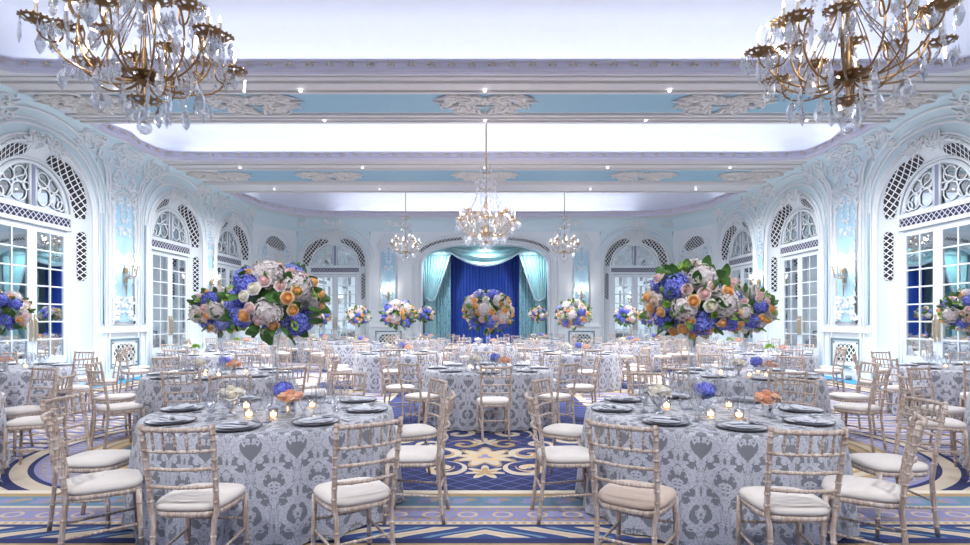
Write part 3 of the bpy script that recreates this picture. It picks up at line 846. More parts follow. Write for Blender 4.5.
# beam mouldings on the soffit
b = MB(); bb = MB(); gb = MB()
for (y0, y1, p0, p1) in ((9.95, 12.5, 10.85, 11.85), (15.4, 19.25, 16.35, 17.7)):
    for (a, c_, dz) in ((y0+.14, y0+.22, .03), (y0+.36, y0+.44, .05), (y0+.44, p0-.18, .02), (p0-.14, p0-.06, .05), (p1+.06, p1+.16, .05), (p1+.3, p1+.36, .04), (y1-.16, y1-.06, .04)):
        b.box(-8.93, 8.93, a, c_, H-dz, H)
    b.box(-7.95, -7.87, p0-.06, p1+.06, H-.04, H); b.box(7.87, 7.95, p0-.06, p1+.06, H-.04, H)
    bb.box(-7.9, 7.9, p0, p1, H-.01, H)
    yc = (p0+p1)/2
    for xc, hw in ((0, .95), (-4.7, .95), (4.8, .95), (-8.0, .9), (8.0, .9)):
        gb.join(rocaille(lambda u, v, w, xc=xc, yc=yc: (xc+u, yc+v, H-.02-w), hw, .80, 71, .012, 2.2, .030))
b.build('moulding', M['soffit'], ceil, False); bb.build('panel', M['soffblue'], ceil, False); gb.build('relief', M['greige_relief'], ceil)

# ------------------------------------------------------------------ furniture: chair prototypes (faces +y)
def bamboo(b, pts, r, rings, n=8, rr=None):
    b.tube(pts, rr or r, n)
    P = [Vector(p) for p in pts]
    seg_l = [(P[i+1]-P[i]).length for i in range(len(P)-1)]; tot = sum(seg_l)
    for t in rings:
        d = t*tot; i = 0
        while i < len(seg_l)-1 and d > seg_l[i]: d -= seg_l[i]; i += 1
        e = (P[i+1]-P[i]).normalized(); c = P[i]+e*d
        b.tube([c-e*.009, c-e*.004, c+e*.004, c+e*.009], [r*.95, r*1.22, r*1.22, r*.95], n)
BW = .19
def backx(z): return BW*(.94+.06*(z-.45)/.47)
def backy(z): 
    return -.185-.075*max(0, (z-.45)/.47)**1.3 if z > .45 else -.185-.045*((.45-z)/.45)**1.5
def legs(n=8, rings=True):
    out = []
    for sg in (-1, 1):
        pts = [(sg*(.165 if z < .45 else backx(z)), backy(z), z) for z in (0, .1, .2, .3, .4, .45, .55, .65, .75, .85, .92)]
        b = MB(); bamboo(b, pts, .0148, (.08, .2, .34, .55, .62, .69, .75, .81, .87, .93, .97) if rings else (), n)
        b.ball((pts[-1][0], pts[-1][1], .925), .018, n, 4); out.append(b)
    for sg in (-1, 1):
        b = MB(); bamboo(b, [(sg*.185, .205, 0), (sg*.178, .195, .2), (sg*.175, .185, .44)], .0150, (.15, .3, .45, .8) if rings else (), n, [.012, .016, .018]); out.append(b)
    return out
def railpts(z, n=9, bow=.035):
    return [(backx(z)*(-1+2*i/(n-1)), backy(z)-bow*(1-(-1+2*i/(n-1))**2), z+.0) for i in range(n)]
def rail(z, r, rings, n=8):
    b = MB(); bamboo(b, railpts(z), r, rings, n); return b
def spindles(n=6):
    out = []
    for k in range(5):
        i = (k+1)/6; x = -1+2*i; a = [(backx(z)*x, backy(z)-.035*(1-x*x), z) for z in (.795, .83, .865, .905)]
        b = MB(); bamboo(b, a, .0075, (.3, .5, .7), n); out.append(b)
    return out
def seatshape(r, n=28):
    pts = []
    for i in range(n):
        a = 2*PI*i/n; c, s_ = math.cos(a), math.sin(a)
        y = .205*math.copysign(abs(s_)**.55, s_); w = .205-.018*(1-(y+.2)/.4)
        pts.append((w*math.copysign(abs(c)**.55, c)*r, y*r+.005))
    return pts
def seat_frame():
    b = MB(); L = [[(x, y, z) for x, y in seatshape(r)] for r, z in ((.9, .415), (1.0, .42), (1.02, .435), (1.0, .45), (.9, .45))]
    b.loft(L, closed=True); b.ngon([(x, y, .42) for x, y in seatshape(.9)]); return b
def cushion():
    b = MB(); L = [[(x, y, z) for x, y in seatshape(r)] for r, z in ((.95, .450), (1.02, .460), (1.04, .475), (1.0, .492), (.85, .503), (.55, .510), (.2, .512), (.02, .512))]
    b.loft(L, closed=True); return b
def stretchers(n=6):
    S = []
    for (p, q_) in (((-.175, .19, .22), (-.165, -.205, .20)), ((.175, .19, .22), (.165, -.205, .20)), ((-.178, .197, .28), (.178, .197, .28)), ((-.163, -.196, .25), (.163, -.196, .25))):
        b = MB(); bamboo(b, [p, [(a+c)/2 for a, c in zip(p, q_)], q_], .009, (.3, .7), n); S.append(b)
    return S
W = M['wood']
cm = dict(leg=[x.mesh('leg', W) for x in legs()], top=rail(.915, .0135, (.1, .3, .5, .7, .9)).mesh('top_rail', W),
          r=[rail(z, .010, (.25, .5, .75)).mesh('rung', W) for z in (.795, .695, .595)], sp=[x.mesh('spindle', W) for x in spindles()],
          sf=seat_frame().mesh('seat_frame', W), cu=cushion().mesh('cushion', M['cushion']), cu2=cushion().mesh('cushion', M['cushion2']), st=[x.mesh('stretcher', W) for x in stretchers()])
def joined(lst, name):
    b = MB()
    for x in lst: b.join(x)
    return b.mesh(name, W)
cm['backmid'] = joined([rail(.915, .0135, (), 6)]+[rail(z, .010, (), 6) for z in (.795, .695, .595)]+spindles(4), 'backrest')
cm['legmid'] = [x.mesh('leg', W) for x in legs(6, False)]
cm['stmid'] = joined(stretchers(4), 'stretcher')
cm['framefar'] = joined(legs(5, False)+[seat_frame()]+stretchers(4), 'frame')
def chair(level, cu='cu'):
    g = empty('banquet_chair')
    if level == 0:
        for k in ('leg', 'r', 'sp', 'st'):
            for me in cm[k]: link_mesh(me.name.split('.')[0], me, g)
        link_mesh('top_rail', cm['top'], g); link_mesh('seat_frame', cm['sf'], g); link_mesh('cushion', cm[cu], g)
    elif level == 1:
        for me in cm['legmid']: link_mesh('leg', me, g)
        link_mesh('backrest', cm['backmid'], g); link_mesh('stretcher', cm['stmid'], g); link_mesh('seat_frame', cm['sf'], g); link_mesh('cushion', cm[cu], g)
    else:
        link_mesh('frame', cm['framefar'], g); link_mesh('backrest', cm['backmid'], g); link_mesh('cushion', cm[cu], g)
    return g

# ------------------------------------------------------------------ tableware meshes
def lathe_mesh(name, prof, mt, n=16):
    b = MB(); b.lathe(prof, n); return b.mesh(name, mt)
T = {}
T['charger'] = lathe_mesh('charger_plate', [(.001, .006), (.11, .006), (.125, .012), (.165, .020), (.168, .017), (.12, .001), (.001, .001)], M['silver'], 32)
b = MB(); b.lathe([(.158, .0200), (.167, .0212), (.170, .0175), (.164, .012)], 32); T['rim'] = b.mesh('rim', M['pewter'])
b = MB(); b.lathe([(.001, .016), (.085, .016), (.12, .026), (.122, .024), (.085, .010)], 24); T['plate'] = b.mesh('dinner_plate', M['napkin'])
b = MB()
def napf(u, v):
    x = -.115+.23*u; y = -.05+.10*v+.02*math.sin(u*3)
    return (x, y, .022+.008*math.sin(u*PI)+.004*math.sin(v*9+u*5))
b.grid(napf, 14, 8); b.grid(lambda u, v: (-.10+.20*u, -.02+.085*v*(.4+.6*u), .030+.010*math.sin(u*PI)*math.sin(v*PI)+.003*math.sin(u*17)), 12, 6)
b.box(-.115, .115, -.05, .055, .015, .024); T['napkin'] = b.mesh('napkin', M['napkin'])
b = MB(); b.grid(lambda u, v: (.04+.085*u, -.03+.035*v-.02*u, .040+.004*math.sin(v*3)), 8, 3); T['napband'] = b.mesh('fold', M['pewter'])
T['wine'] = lathe_mesh('wine_glass', [(.001, .003), (.034, .002), (.034, .004), (.006, .010), (.004, .05), (.004, .09), (.012, .10), (.034, .125), (.040, .155), (.036, .19), (.032, .21)], M['glass'], 14)
T['water'] = lathe_mesh('water_goblet', [(.001, .003), (.032, .002), (.032, .004), (.008, .012), (.006, .06), (.02, .075), (.037, .10), (.040, .135), (.038, .165)], M['glass'], 14)
T['flute'] = lathe_mesh('champagne_flute', [(.001, .003), (.030, .002), (.030, .004), (.005, .010), (.004, .09), (.010, .10), (.021, .13), (.024, .17), (.020, .235)], M['glass'], 12)
b = MB(); b.tube([(0, -.10, .004), (0, -.03, .005), (0, .03, .007), (0, .05, .006)], [.004, .0035, .003, .004], 5)
for k in (-1.5, -.5, .5, 1.5): b.tube([(k*.003, .05, .006), (k*.006, .07, .004), (k*.006, .10, .008)], .0016, 4)
T['fork'] = b.mesh('fork', M['silver'])
b = MB(); b.box(-.005, .005, -.11, .0, .001, .008); b._add([(-.006, 0, .004), (.004, 0, .004), (.009, .06, .004), (.006, .11, .004), (-.004, .10, .004), (-.006, 0, .006)], [(0, 1, 2, 3, 4)]); b.box(-.005, .006, 0, .10, .003, .005)
T['knife'] = b.mesh('knife', M['silver'])
b = MB(); b.lathe([(.001, .002), (.032, .002), (.036, .03), (.034, .065), (.030, .063), (.031, .03), (.028, .008), (.001, .008)], 14); T['votive'] = b.mesh('votive_holder', M['glass'])
b = MB(); b.lathe([(.001, .008), (.024, .008), (.024, .034), (.001, .034)], 10); b.lathe([(.001, .034), (.005, .042), (.001, .058)], 6); T['vflame'] = b.mesh('candle', M['flame'])
# flowers
def hydrangea(r, n=70, seed=1):
    q = random.Random(seed); b = MB(); b.ball((0, 0, 0), r*.70, 10, 7, 0, (1, 1, .85))
    for i in range(n):
        z = 1-2*(i+.5)/n; a = i*2.39996; rr = math.sqrt(1-z*z)
        d = Vector((rr*math.cos(a), rr*math.sin(a), z*.85)); p = d*r*(.86+q.uniform(0, .14))
        up = d.normalized(); t = up.orthogonal().normalized(); t.rotate(Matrix.Rotation(q.uniform(0, 6.28), 3, up)); w = up.cross(t); s = r*.21; p = d*r*q.uniform(.80, 1.02)
        vs = [p-up*s*.15]
        for k in range(4):
            c_ = t*math.cos(k*PI/2)+w*math.sin(k*PI/2); e = t*math.cos(k*PI/2+.6)+w*math.sin(k*PI/2+.6); g_ = t*math.cos(k*PI/2-.6)+w*math.sin(k*PI/2-.6)
            vs += [p+e*s*.75+up*s*.12, p+c_*s*1.15+up*s*(q.uniform(-.35, .35)), p+g_*s*.75+up*s*.12]
        b._add(vs, [(0, 1+3*k, 2+3*k, 3+3*k) for k in range(4)])
    return b
def rose(r, seed=1):
    q = random.Random(seed); b = MB()
    b.ball((0, 0, -.05*r), r*.62, 8, 6)
    b.lathe([(.34*r, -.1*r), (.36*r, .35*r), (.24*r, .62*r), (.14*r, .60*r), (.06*r, .48*r), (.001, .50*r)], 8)
    for ring, (n, rr, h, op) in enumerate(((3, .42, .66, .05), (4, .60, .54, .2), (5, .80, .34, .5), (6, .98, .06, .8))):
        for k in range(n):
            a0 = 2*PI*k/n+ring*.6+q.uniform(-.12, .12); lift = q.uniform(-.05, .07)
            def fn(u, v):
                e = (2*u-1); a = a0+(u-.5)*2*PI/n*1.25
                q_ = r*(rr*math.sin(min(1, v*1.15)*PI/2)**.6+.08*op*v*v)*(1+.07*e)
                z = r*(-.35+v*(h+lift+.35)) - r*.30*op*v**4 - r*.16*abs(e)**2.5*v
                return (q_*math.cos(a), q_*math.sin(a), z)
            b.grid(fn, 5, 5)
    return b
def leafm(l, w, seed=0):
    b = MB(); b.grid(lambda u, v: (w*(v-.5)*2*math.sin(PI*(u*.92+.04))**.8, l*u, .10*l*math.sin(u*2.6)-abs(v-.5)*w*.6), 6, 2); return b
FL = {}
for k in ('hyblue', 'hypale', 'hywhite'): FL[k] = [hydrangea(.105, 95, s_).mesh('hydrangea', M[k]) for s_ in (1, 2)]
for k in ('peach', 'blush', 'ivory', 'salmon'): FL[k] = [rose(.050, s_).mesh('rose', M[k]) for s_ in (1, 2)]
def aim(d):   # euler turning +z to d
    return Vector(d).to_track_quat('Z', 'Y').to_euler()
def bouquet_proto(seed, r=.40, nh=17, nr=42, greens=84):
    q = random.Random(seed); g = empty('flower_bouquet'); placed = []
    dirs = []
    n = 130
    for i in range(n):
        z = 1-2*(i+.5)/n; a = i*2.39996+seed; rr = math.sqrt(1-z*z); dirs.append(Vector((rr*math.cos(a), rr*math.sin(a), z)))
    q.shuffle(dirs)
    hyc = ['hyblue', 'hywhite', 'hyblue', 'hywhite', 'hypale']
    for d in dirs:
        if len(placed) >= nh: break
        if d.z < -.75: continue
        if all((d-e).length > .60 for e, _ in placed): placed.append((d, .30))
    zs = .74
    wh = []
    for i, (d, _) in enumerate(placed):
        s_ = q.uniform(.9, 1.10)*r/.40
        if d.z > -.45 and all((d-e).length > .85 for e in wh): k = 'hywhite'; wh.append(d); s_ *= 1.15
        else: k = 'hypale' if i % 5 == 4 else 'hyblue'
        link_mesh('hydrangea', FL[k][i % 2], g, (d.x*r*.76, d.y*r*.76, d.z*r*.70*zs/.8), aim(d), s_)
    ros = []
    for d in dirs:
        if len(ros) >= nr: break
        if all((d-e).length > .29 for e, _ in placed) and all((d-e).length > .21 for e in ros): ros.append(d)
    for d in dirs:
        if len(ros) >= nr: break
        if all((d-e).length > .22 for e, _ in placed) and all((d-e).length > .16 for e in ros): ros.append(d)
    for i, d in enumerate(ros):
        k = ('peach', 'blush', 'blush', 'peach', 'ivory', 'blush', 'peach')[i % 7]; s_ = q.uniform(.85, 1.1)*r/.40
        link_mesh('rose', FL[k][i % 2], g, (d.x*r*.93, d.y*r*.93, d.z*r*.93*.80), aim(d), s_)
    b = MB(); b2 = MB()
    for i in range(greens):
        d = q.choice(dirs); 
        Mx = Matrix.Translation((d.x*r*.80, d.y*r*.80, d.z*r*.64)) @ Vector(d).to_track_quat('Y', 'Z').to_matrix().to_4x4() @ Matrix.Rotation(q.uniform(-.9, .9), 4, 'X') @ Matrix.Rotation(q.uniform(0, 6.28), 4, 'Y')
        if i % 3: b.join(leafm(r*q.uniform(.26, .36), r*.10), Mx)
        else:
            for k in range(3): b2.join(leafm(r*q.uniform(.16, .26), r*.075), Mx @ Matrix.Rotation(k*2.1, 4, 'Y') @ Matrix.Rotation(.35, 4, 'X'))
    b.ball((0, 0, 0), r*.52, 12, 8, 0, (1, 1, .8))
    b.build('foliage', M['leaf'], g); b2.build('lime_leaves', M['lime'], g)
    return g
def posy_proto(kind):
    if kind == 'blue':
        g = empty('hydrangea_posy'); link_mesh('hydrangea', FL['hyblue'][0], g, (0, 0, .175), None, .78)
        b = MB(); b.lathe([(.001, .002), (.045, .002), (.012, .012), (.010, .04), (.05, .07), (.058, .10)], 14); b.build('glass_vase', M['glass'], g)
        b = MB()
        for k in range(5):
            b.join(leafm(.09, .03), Matrix.Translation((0, 0, .12)) @ Matrix.Rotation(k*1.3, 4, 'Z') @ Matrix.Rotation(.2, 4, 'X'))
        b.build('leaves', M['leaf'], g)
    elif kind == 'green':
        g = empty('green_posy'); b = MB(); q = random.Random(4)
        for k in range(70):
            a = q.uniform(0, 6.28); e = q.uniform(.1, 1.5); d = Vector((math.cos(a)*math.cos(e), math.sin(a)*math.cos(e), math.sin(e)))
            b.join(leafm(.055, .022), Matrix.Translation(d*.055+Vector((0, 0, .12))) @ d.to_track_quat('Y', 'Z').to_matrix().to_4x4() @ Matrix.Rotation(q.uniform(0, 6), 4, 'Y'))
        b.build('leaves', M['lime'], g)
        b = MB(); b.lathe([(.001, .002), (.035, .002), (.045, .10), (.040, .10), (.03, .01)], 12); b.build('pot', M['silver'], g)
    else:
        g = empty('rose_posy'); k = 'ivory' if kind == 'ivory' else 'salmon'
        h = .165 if kind == 'ivory' else .135
        for i, (x, y, z) in enumerate(((0, 0, .035), (.055, .01, .01), (-.055, .0, .01), (.02, .055, .008), (-.03, -.05, .01), (.04, -.045, .006), (-.035, .05, 0))):
            link_mesh('rose', FL[k][i % 2], g, (x, y, h+z), (y*-9, x*9, i), 1.0)
        b = MB()
        if kind == 'ivory': b.lathe([(.001, .002), (.045, .002), (.042, .012), (.018, .03), (.016, .05), (.05, .08), (.066, .11), (.060, .145), (.066, .15), (.05, .14)], 16)
        else: b.lathe([(.001, .002), (.034, .002), (.036, .05), (.045, .12), (.040, .12), (.03, .01)], 8)
        b.build('vase', M['polished'], g)
        b = MB()
        for i in range(6): b.join(leafm(.06, .02), Matrix.Translation((0, 0, h-.015)) @ Matrix.Rotation(i*1.05, 4, 'Z'))
        b.build('leaves', M['leaf'], g)
    return g
BQ = [bouquet_proto(s_) for s_ in (3, 8)]
PZ = {k: posy_proto(k) for k in ('blue', 'ivory', 'salmon', 'green')}
b = MB(); b.lathe([(.001, .004), (.09, .003), (.09, .010), (.03, .02), (.026, .05), (.026, .3), (.030, .5), (.042, .62), (.055, .68), (.050, .68), (.026, .5), (.022, .06)], 16)
T['tall'] = b.mesh('tall_glass_vase', M['clear'])
b = MB(); rr = .95
prof = []
def wavef(a, z): return 1.0
vs = []; uvs = []
NB = 128
rows = [(.02, .762), (.25, .762), (.5, .762), (.75, .762), (.90, .762), (.935, .760), (.950, .752), (.958, .735), (.962, .70), (.97, .60), (.985, .45), (.992, .30), (1.0, .15), (1.008, .012)]
vv = 0; pr = None
b = MB(); loops = []; U = []
for i, (r0, z) in enumerate(rows):
    if pr: vv += math.hypot(r0-pr[0], z-pr[1])
    pr = (r0, z); lo = []
    for k in range(NB+1):
        a = 2*PI*k/NB; dep = max(0, (.74-z)/.74)
        fold = .036*dep**.7*(math.sin(17*a+1.3*math.sin(3*a))+.45*math.sin(29*a+2))
        r1 = r0+fold; lo.append((r1*math.cos(a), r1*math.sin(a), z))
        U.append((a*.98, vv) if z < .7615 else (r0*math.cos(a), r0*math.sin(a)+3))
    loops.append(lo)
b.loft(loops, uvs=U)
T['cloth'] = b.mesh('tablecloth', M['damask'])
b = MB(); b.lathe([(.001, .735), (.91, .735), (.91, .757), (.001, .757)], 40); T['ttop'] = b.mesh('tabletop', M['wood'])
b = MB(); b.tube([(0, 0, .02), (0, 0, .735)], .04, 10); b.lathe([(.001, .0), (.30, .0), (.30, .02), (.05, .04)], 16); T['tleg'] = b.mesh('pedestal', M['puck'])

names8 = ['near', 'near-right', 'right', 'far-right', 'far', 'far-left', 'left', 'near-left']
CH = [chair(0), chair(1), chair(2)]; CHT = chair(0, 'cu2')
protos += CH + [CHT] + BQ + list(PZ.values())
used = set()
def inst(proto, loc, rz=0, scale=None): return place(proto, loc, rz, scale)
ZT = .763
def flat(mesh, name, X, Y, z, rz, label, cat, group):
    o = link_mesh(name, mesh, None, (X, Y, z), (0, 0, rz)); return tag(o, label, cat, group)
def table(X, Y, desc, lvl, off=0, rad=1.27, tall=None, posies=('blue', 'salmon', 'ivory'), seats=None, settings=True, skip=()):
    q = random.Random(int(abs(X*37+Y*91)*10))
    t = empty('round_table', (X, Y, 0)); tag(t, 'round table hidden under damask, %s' % desc, 'table', 'round banquet tables')
    link_mesh('tabletop', T['ttop'], t); link_mesh('pedestal', T['tleg'], t)
    o = link_mesh('tablecloth', T['cloth'], None, (X, Y, 0), (0, 0, q.uniform(0, 6))); tag(o, 'silver floral damask cloth on %s' % desc, 'tablecloth', 'damask tablecloths')
    for k in range(8):
        a = math.radians(off+45*k); nm = names8[k]
        if seats: 
            cx, cy, fx, fy, pa, cut = seats[k]; fl = math.hypot(fx, fy); cx += fx/fl*.235; cy += fy/fl*.235; dd = math.hypot(cx-X, cy-Y); kk = max(1, 1.225/dd); cx, cy = X+(cx-X)*kk, Y+(cy-Y)*kk; pr_ = CHT if cut else CH[lvl]; rz = math.atan2(fy, fx)-PI/2; a = math.radians(pa)
        else:
            rj = max(1.225, rad+q.uniform(-.08, .10)); aj = a+q.uniform(-.07, .07)
            cx, cy = X+rj*math.sin(aj), Y-rj*math.cos(aj); rz = aj+q.uniform(-.12, .12); pr_ = CH[lvl]; cut = False
        if k not in skip:
            c = inst(pr_, (cx, cy, 0), rz)
            tag(c, 'limewashed chair, %s cushion, %s side of %s' % ('taupe' if cut else 'cream', nm, desc), 'chair', 'chairs round %s' % desc)
        if not settings: continue
        ca, sa = math.sin(a), -math.cos(a)
        px, py = X+.765*ca, Y+.765*sa
        lb = '%s side of %s' % (nm, desc)
        o = flat(T['charger'], 'charger_plate', px, py, ZT, a, 'dark-rimmed silver charger, '+lb, 'plate', 'charger plates')
        link_mesh('rim', T['rim'], o)
        if lvl < 2: flat(T['plate'], 'dinner_plate', px, py, ZT+.0015, a, 'grey plate on charger, '+lb, 'plate', 'plates on the chargers')
        o = flat(T['napkin'], 'napkin', px, py, ZT+.006, a+q.uniform(-.3, .3), 'folded grey napkin, '+lb, 'napkin', 'napkins on the plates')
        link_mesh('fold', T['napband'], o)
        tx, ty = math.cos(a), math.sin(a)      # to the right of the sitter... along the rim
        def at(rad_, side): return (X+rad_*ca+side*tx, Y+rad_*sa+side*ty)
        for (ky, nm2, rd, sd, cat, lt) in (('wine', 'wine_glass', .55, .13, 'glass', 'clear tall-stemmed wine glass, '), ('water', 'water_goblet', .50, .03, 'glass', 'clear short water goblet, '), ('flute', 'champagne_flute', .46, .12, 'glass', 'narrow champagne flute, ')):
            if lvl == 2 and ky == 'water': continue
            p = at(rd+q.uniform(-.015, .015), sd); flat(T[ky], nm2, p[0], p[1], ZT, q.uniform(0, 6), lt+lb, cat, ky+' glasses on the tables')
        if lvl < 2:
            p = at(.77, .20); flat(T['knife'], 'knife', p[0], p[1], ZT, a, 'silver dinner knife, '+lb, 'knife', 'knives')
            p = at(.77, -.20); flat(T['fork'], 'fork', p[0], p[1], ZT, a, 'silver inner fork, '+lb, 'fork', 'forks')
            if lvl == 0: p = at(.77, -.225); flat(T['fork'], 'fork', p[0], p[1], ZT, a, 'silver outer fork, '+lb, 'fork', 'forks')
    if tall is not None:
        sx, sy = tall[1] if len(tall) > 1 else (0, 0); sz = tall[2] if len(tall) > 2 else 1.0; zb = tall[3] if len(tall) > 3 else 1.63
        v = link_mesh('tall_glass_vase', T['tall'], None, (X+sx, Y+sy, ZT)); tag(v, 'tall clear trumpet vase on %s' % desc, 'vase', 'tall glass vases')
        bq = inst(BQ[tall[0]], (X+sx, Y+sy, zb), q.uniform(0, 6) if tall[0] else q.uniform(0, 6), sz)
        tag(bq, 'big hydrangea and rose bouquet above %s' % desc, 'bouquet', 'tall bouquets')
    pos = {'blue': (.10, -.12), 'salmon': (.24, -.18), 'ivory': (-.20, -.25), 'green': (-.05, -.2)}
    words = {'blue': ('blue hydrangea in a small glass', 'hydrangea'), 'salmon': ('peach roses in a silver tumbler', 'roses'), 'ivory': ('ivory roses in a silver goblet', 'roses'), 'green': ('leafy green posy in a silver pot', 'plant')}
    for k in posies:
        if isinstance(k, tuple): k, pxy = k
        else: pxy = pos[k]
        o = inst(PZ[k], (X+pxy[0], Y+pxy[1], ZT), q.uniform(0, 6)); tag(o, '%s on %s' % (words[k][0], desc), 'flowers', 'low table posies')
    vs_ = ((-.08, -.30, 'near centre'), (.12, -.34, 'right of centre'), (-.28, .12, 'behind the tall stem'), (.26, .16, 'stage side'))
    for (dx, dy, w) in vs_[:4 if lvl < 2 else 3]:
        o = flat(T['votive'], 'votive_candle', X+dx, Y+dy, ZT, 0, 'lit votive %s on %s' % (w, desc), 'candle', 'votive candles')
        link_mesh('candle', T['vflame'], o)

# near tables with chairs placed one by one: x, y, facing x, facing y, plate angle, taupe?
S1 = [(-1.65, 3.02, 0, 1, 2, 0), (-.66, 3.16, -.55, .83, 42, 0), (-.36, 4.30, -1, .03, 88, 0), (-.64, 5.2, -.9, -.45, 132, 0),
      (-1.50, 5.85, -.15, -1, 178, 0), (-2.42, 5.5, .5, -.85, 222, 0), (-2.83, 4.25, 1, .0, 268, 0), (-2.62, 3.42, .82, .58, 315, 0)]
S2 = [(1.69, 2.95, .05, 1, -4, 0), (2.50, 3.28, -.82, .58, 42, 0), (2.84, 4.18, -1, 0, 88, 0), (2.62, 5.15, -.75, -.55, 132, 0),
      (1.74, 5.9, 0, -1, 180, 0), (.78, 5.2, .8, -.45, 225, 0), (.43, 4.28, 1, .05, 270, 0), (.76, 3.10, .55, .83, 318, 1)]
FLT, FRT = 'the front left aisle table', 'the front right aisle table'
table(-1.72, 4.57, FLT, 0, seats=S1, tall=(0, (-.02, .08), 1.0, 1.655), posies=(('blue', (.11, -.10)), ('salmon', (.22, -.24)), ('ivory', (-.24, -.25))))
table(1.80, 4.57, FRT, 0, seats=S2, tall=(1, (-.08, .08), 1.0, 1.66), posies=(('blue', (-.05, -.12)), ('salmon', (.36, -.28)), ('ivory', (-.42, -.12))))
table(-5.75, 5.2, 'the front table at left frame edge', 0, off=22.5, rad=1.3, tall=(1,))
table(5.75, 5.2, 'the front table at right frame edge', 0, off=22.5, rad=1.3, tall=(0,))
table(-7.45, 8.6, 'the second-row table by the left wall', 0, off=35, rad=1.22, tall=(0,), posies=('green', 'salmon'))
table(-3.62, 7.7, 'the second-row table behind front left', 0, off=12, tall=(1,))
table(.05, 8.5, 'the second-row centre table', 0, off=0, rad=1.34, tall=(0,))
table(3.55, 7.65, 'the second-row table behind front right', 0, off=-8, rad=1.30, tall=(1,))
table(7.45, 8.6, 'the second-row table by the right wall', 0, off=-35, rad=1.22, tall=(1,), posies=('green', 'salmon'))
table(-6.2, 12.3, 'the third-row table by the left wall', 1, off=10, posies=('green', 'ivory'))
table(-1.93, 12.5, 'the third-row table left of centre', 1, off=0, rad=1.38, tall=(0,))
table(1.97, 12.5, 'the third-row table right of centre', 1, off=0, rad=1.38, tall=(1,))
table(6.2, 12.3, 'the third-row table by the right wall', 1, off=-10, posies=('green', 'salmon'))
table(-3.9, 17.3, 'the fourth-row table left of centre', 2, off=15, tall=(1, (0, 0), .95))
table(0.0, 16.6, 'the fourth-row centre table', 2, off=20)
table(4.3, 17.0, 'the fourth-row table right of centre', 2, off=-15, tall=(0, (0, 0), .95))
table(-7.35, 16.9, 'the fourth-row table by the left wall', 2, off=10, posies=('green', 'salmon'))
table(7.35, 16.9, 'the fourth-row table by the right wall', 2, off=10, posies=('green', 'salmon'))
table(-2.3, 21.6, 'the back-row table left of stage', 2, off=5, tall=(0, (0, 0), .95, 1.72))
table(2.05, 21.6, 'the back-row table right of stage', 2, off=5, tall=(1, (0, 0), .95, 1.72))
table(-6.1, 20.7, 'the back-row table in left corner', 2, off=5, tall=(1, (0, 0), 1.05))
table(6.1, 20.7, 'the back-row table in right corner', 2, off=5, tall=(0, (0, 0), 1.05))

# ------------------------------------------------------------------ chandeliers
def dish_mesh(r):
    b = MB(); b.lathe([(.012, -.045), (.03, -.03), (r*.45, -.025), (r*.58, -.019), (r*.80, -.006), (r*.92, .0), (r, .006), (r*.92, .004), (r*.80, -.002), (r*.58, -.015), (r*.45, -.021), (.02, -.02)], 16)
    b.f, b.m = zip(*[(f, m) for k, (f, m) in enumerate(zip(b.f, b.m)) if not ((k//16 == 3 or k//16 == 8) and k % 2)]); b.f = list(b.f); b.m = list(b.m)
    for i in range(16):
        a = 2*PI*i/16; b.ball((r*math.cos(a), r*math.sin(a), .008), .010, 5, 4)
    return b
def drop_mesh(kind):
    b = MB()
    if kind == 0: b.lathe([(.0005, 0), (.006, -.006), (.006, -.014), (.001, -.02), (.016, -.045), (.027, -.085), (.016, -.125), (.0005, -.145)], 6)
    elif kind == 1: 
        b.lathe([(.0005, 0), (.008, -.01), (.001, -.022), (.010, -.04), (.012, -.12), (.0005, -.165)], 6)
    else:
        for k in range(-2, 3):
            b.lathe([(.0005, .0), (.013, -.03-.012*abs(k)), (.0005, -.08)], 5, (k*.022, 0, -.02-.0*k)); 
        b.lathe([(.0005, -.05), (.02, -.085), (.0005, -.13)], 6)
    return b
CM = dict(dish=dish_mesh(.115).mesh('drip_pan', M['brass']), dish2=dish_mesh(.10).mesh('drip_pan', M['brasslight']), d=[drop_mesh(k).mesh('crystal_drop', M['crystal'], False) for k in range(3)])
b = MB(); b.tube([(0, 0, 0), (0, 0, .13)], [.016, .015], 8); CM['cand'] = b.mesh('candle', M['candle'])
b = MB(); b.lathe([(.001, 0), (.011, .012), (.012, .03), (.006, .055), (.001, .07)], 8); CM['bulb'] = b.mesh('bulb', M['bulb'])
def bez(p, n=14):
    out = []
    m_ = len(p)-1
    for i in range(n+1):
        t = i/n; q_ = [Vector(a) for a in p]
        while len(q_) > 1: q_ = [a*(1-t)+c*t for a, c in zip(q_, q_[1:])]
        out.append(q_[0])
    return out
DS = 1.1
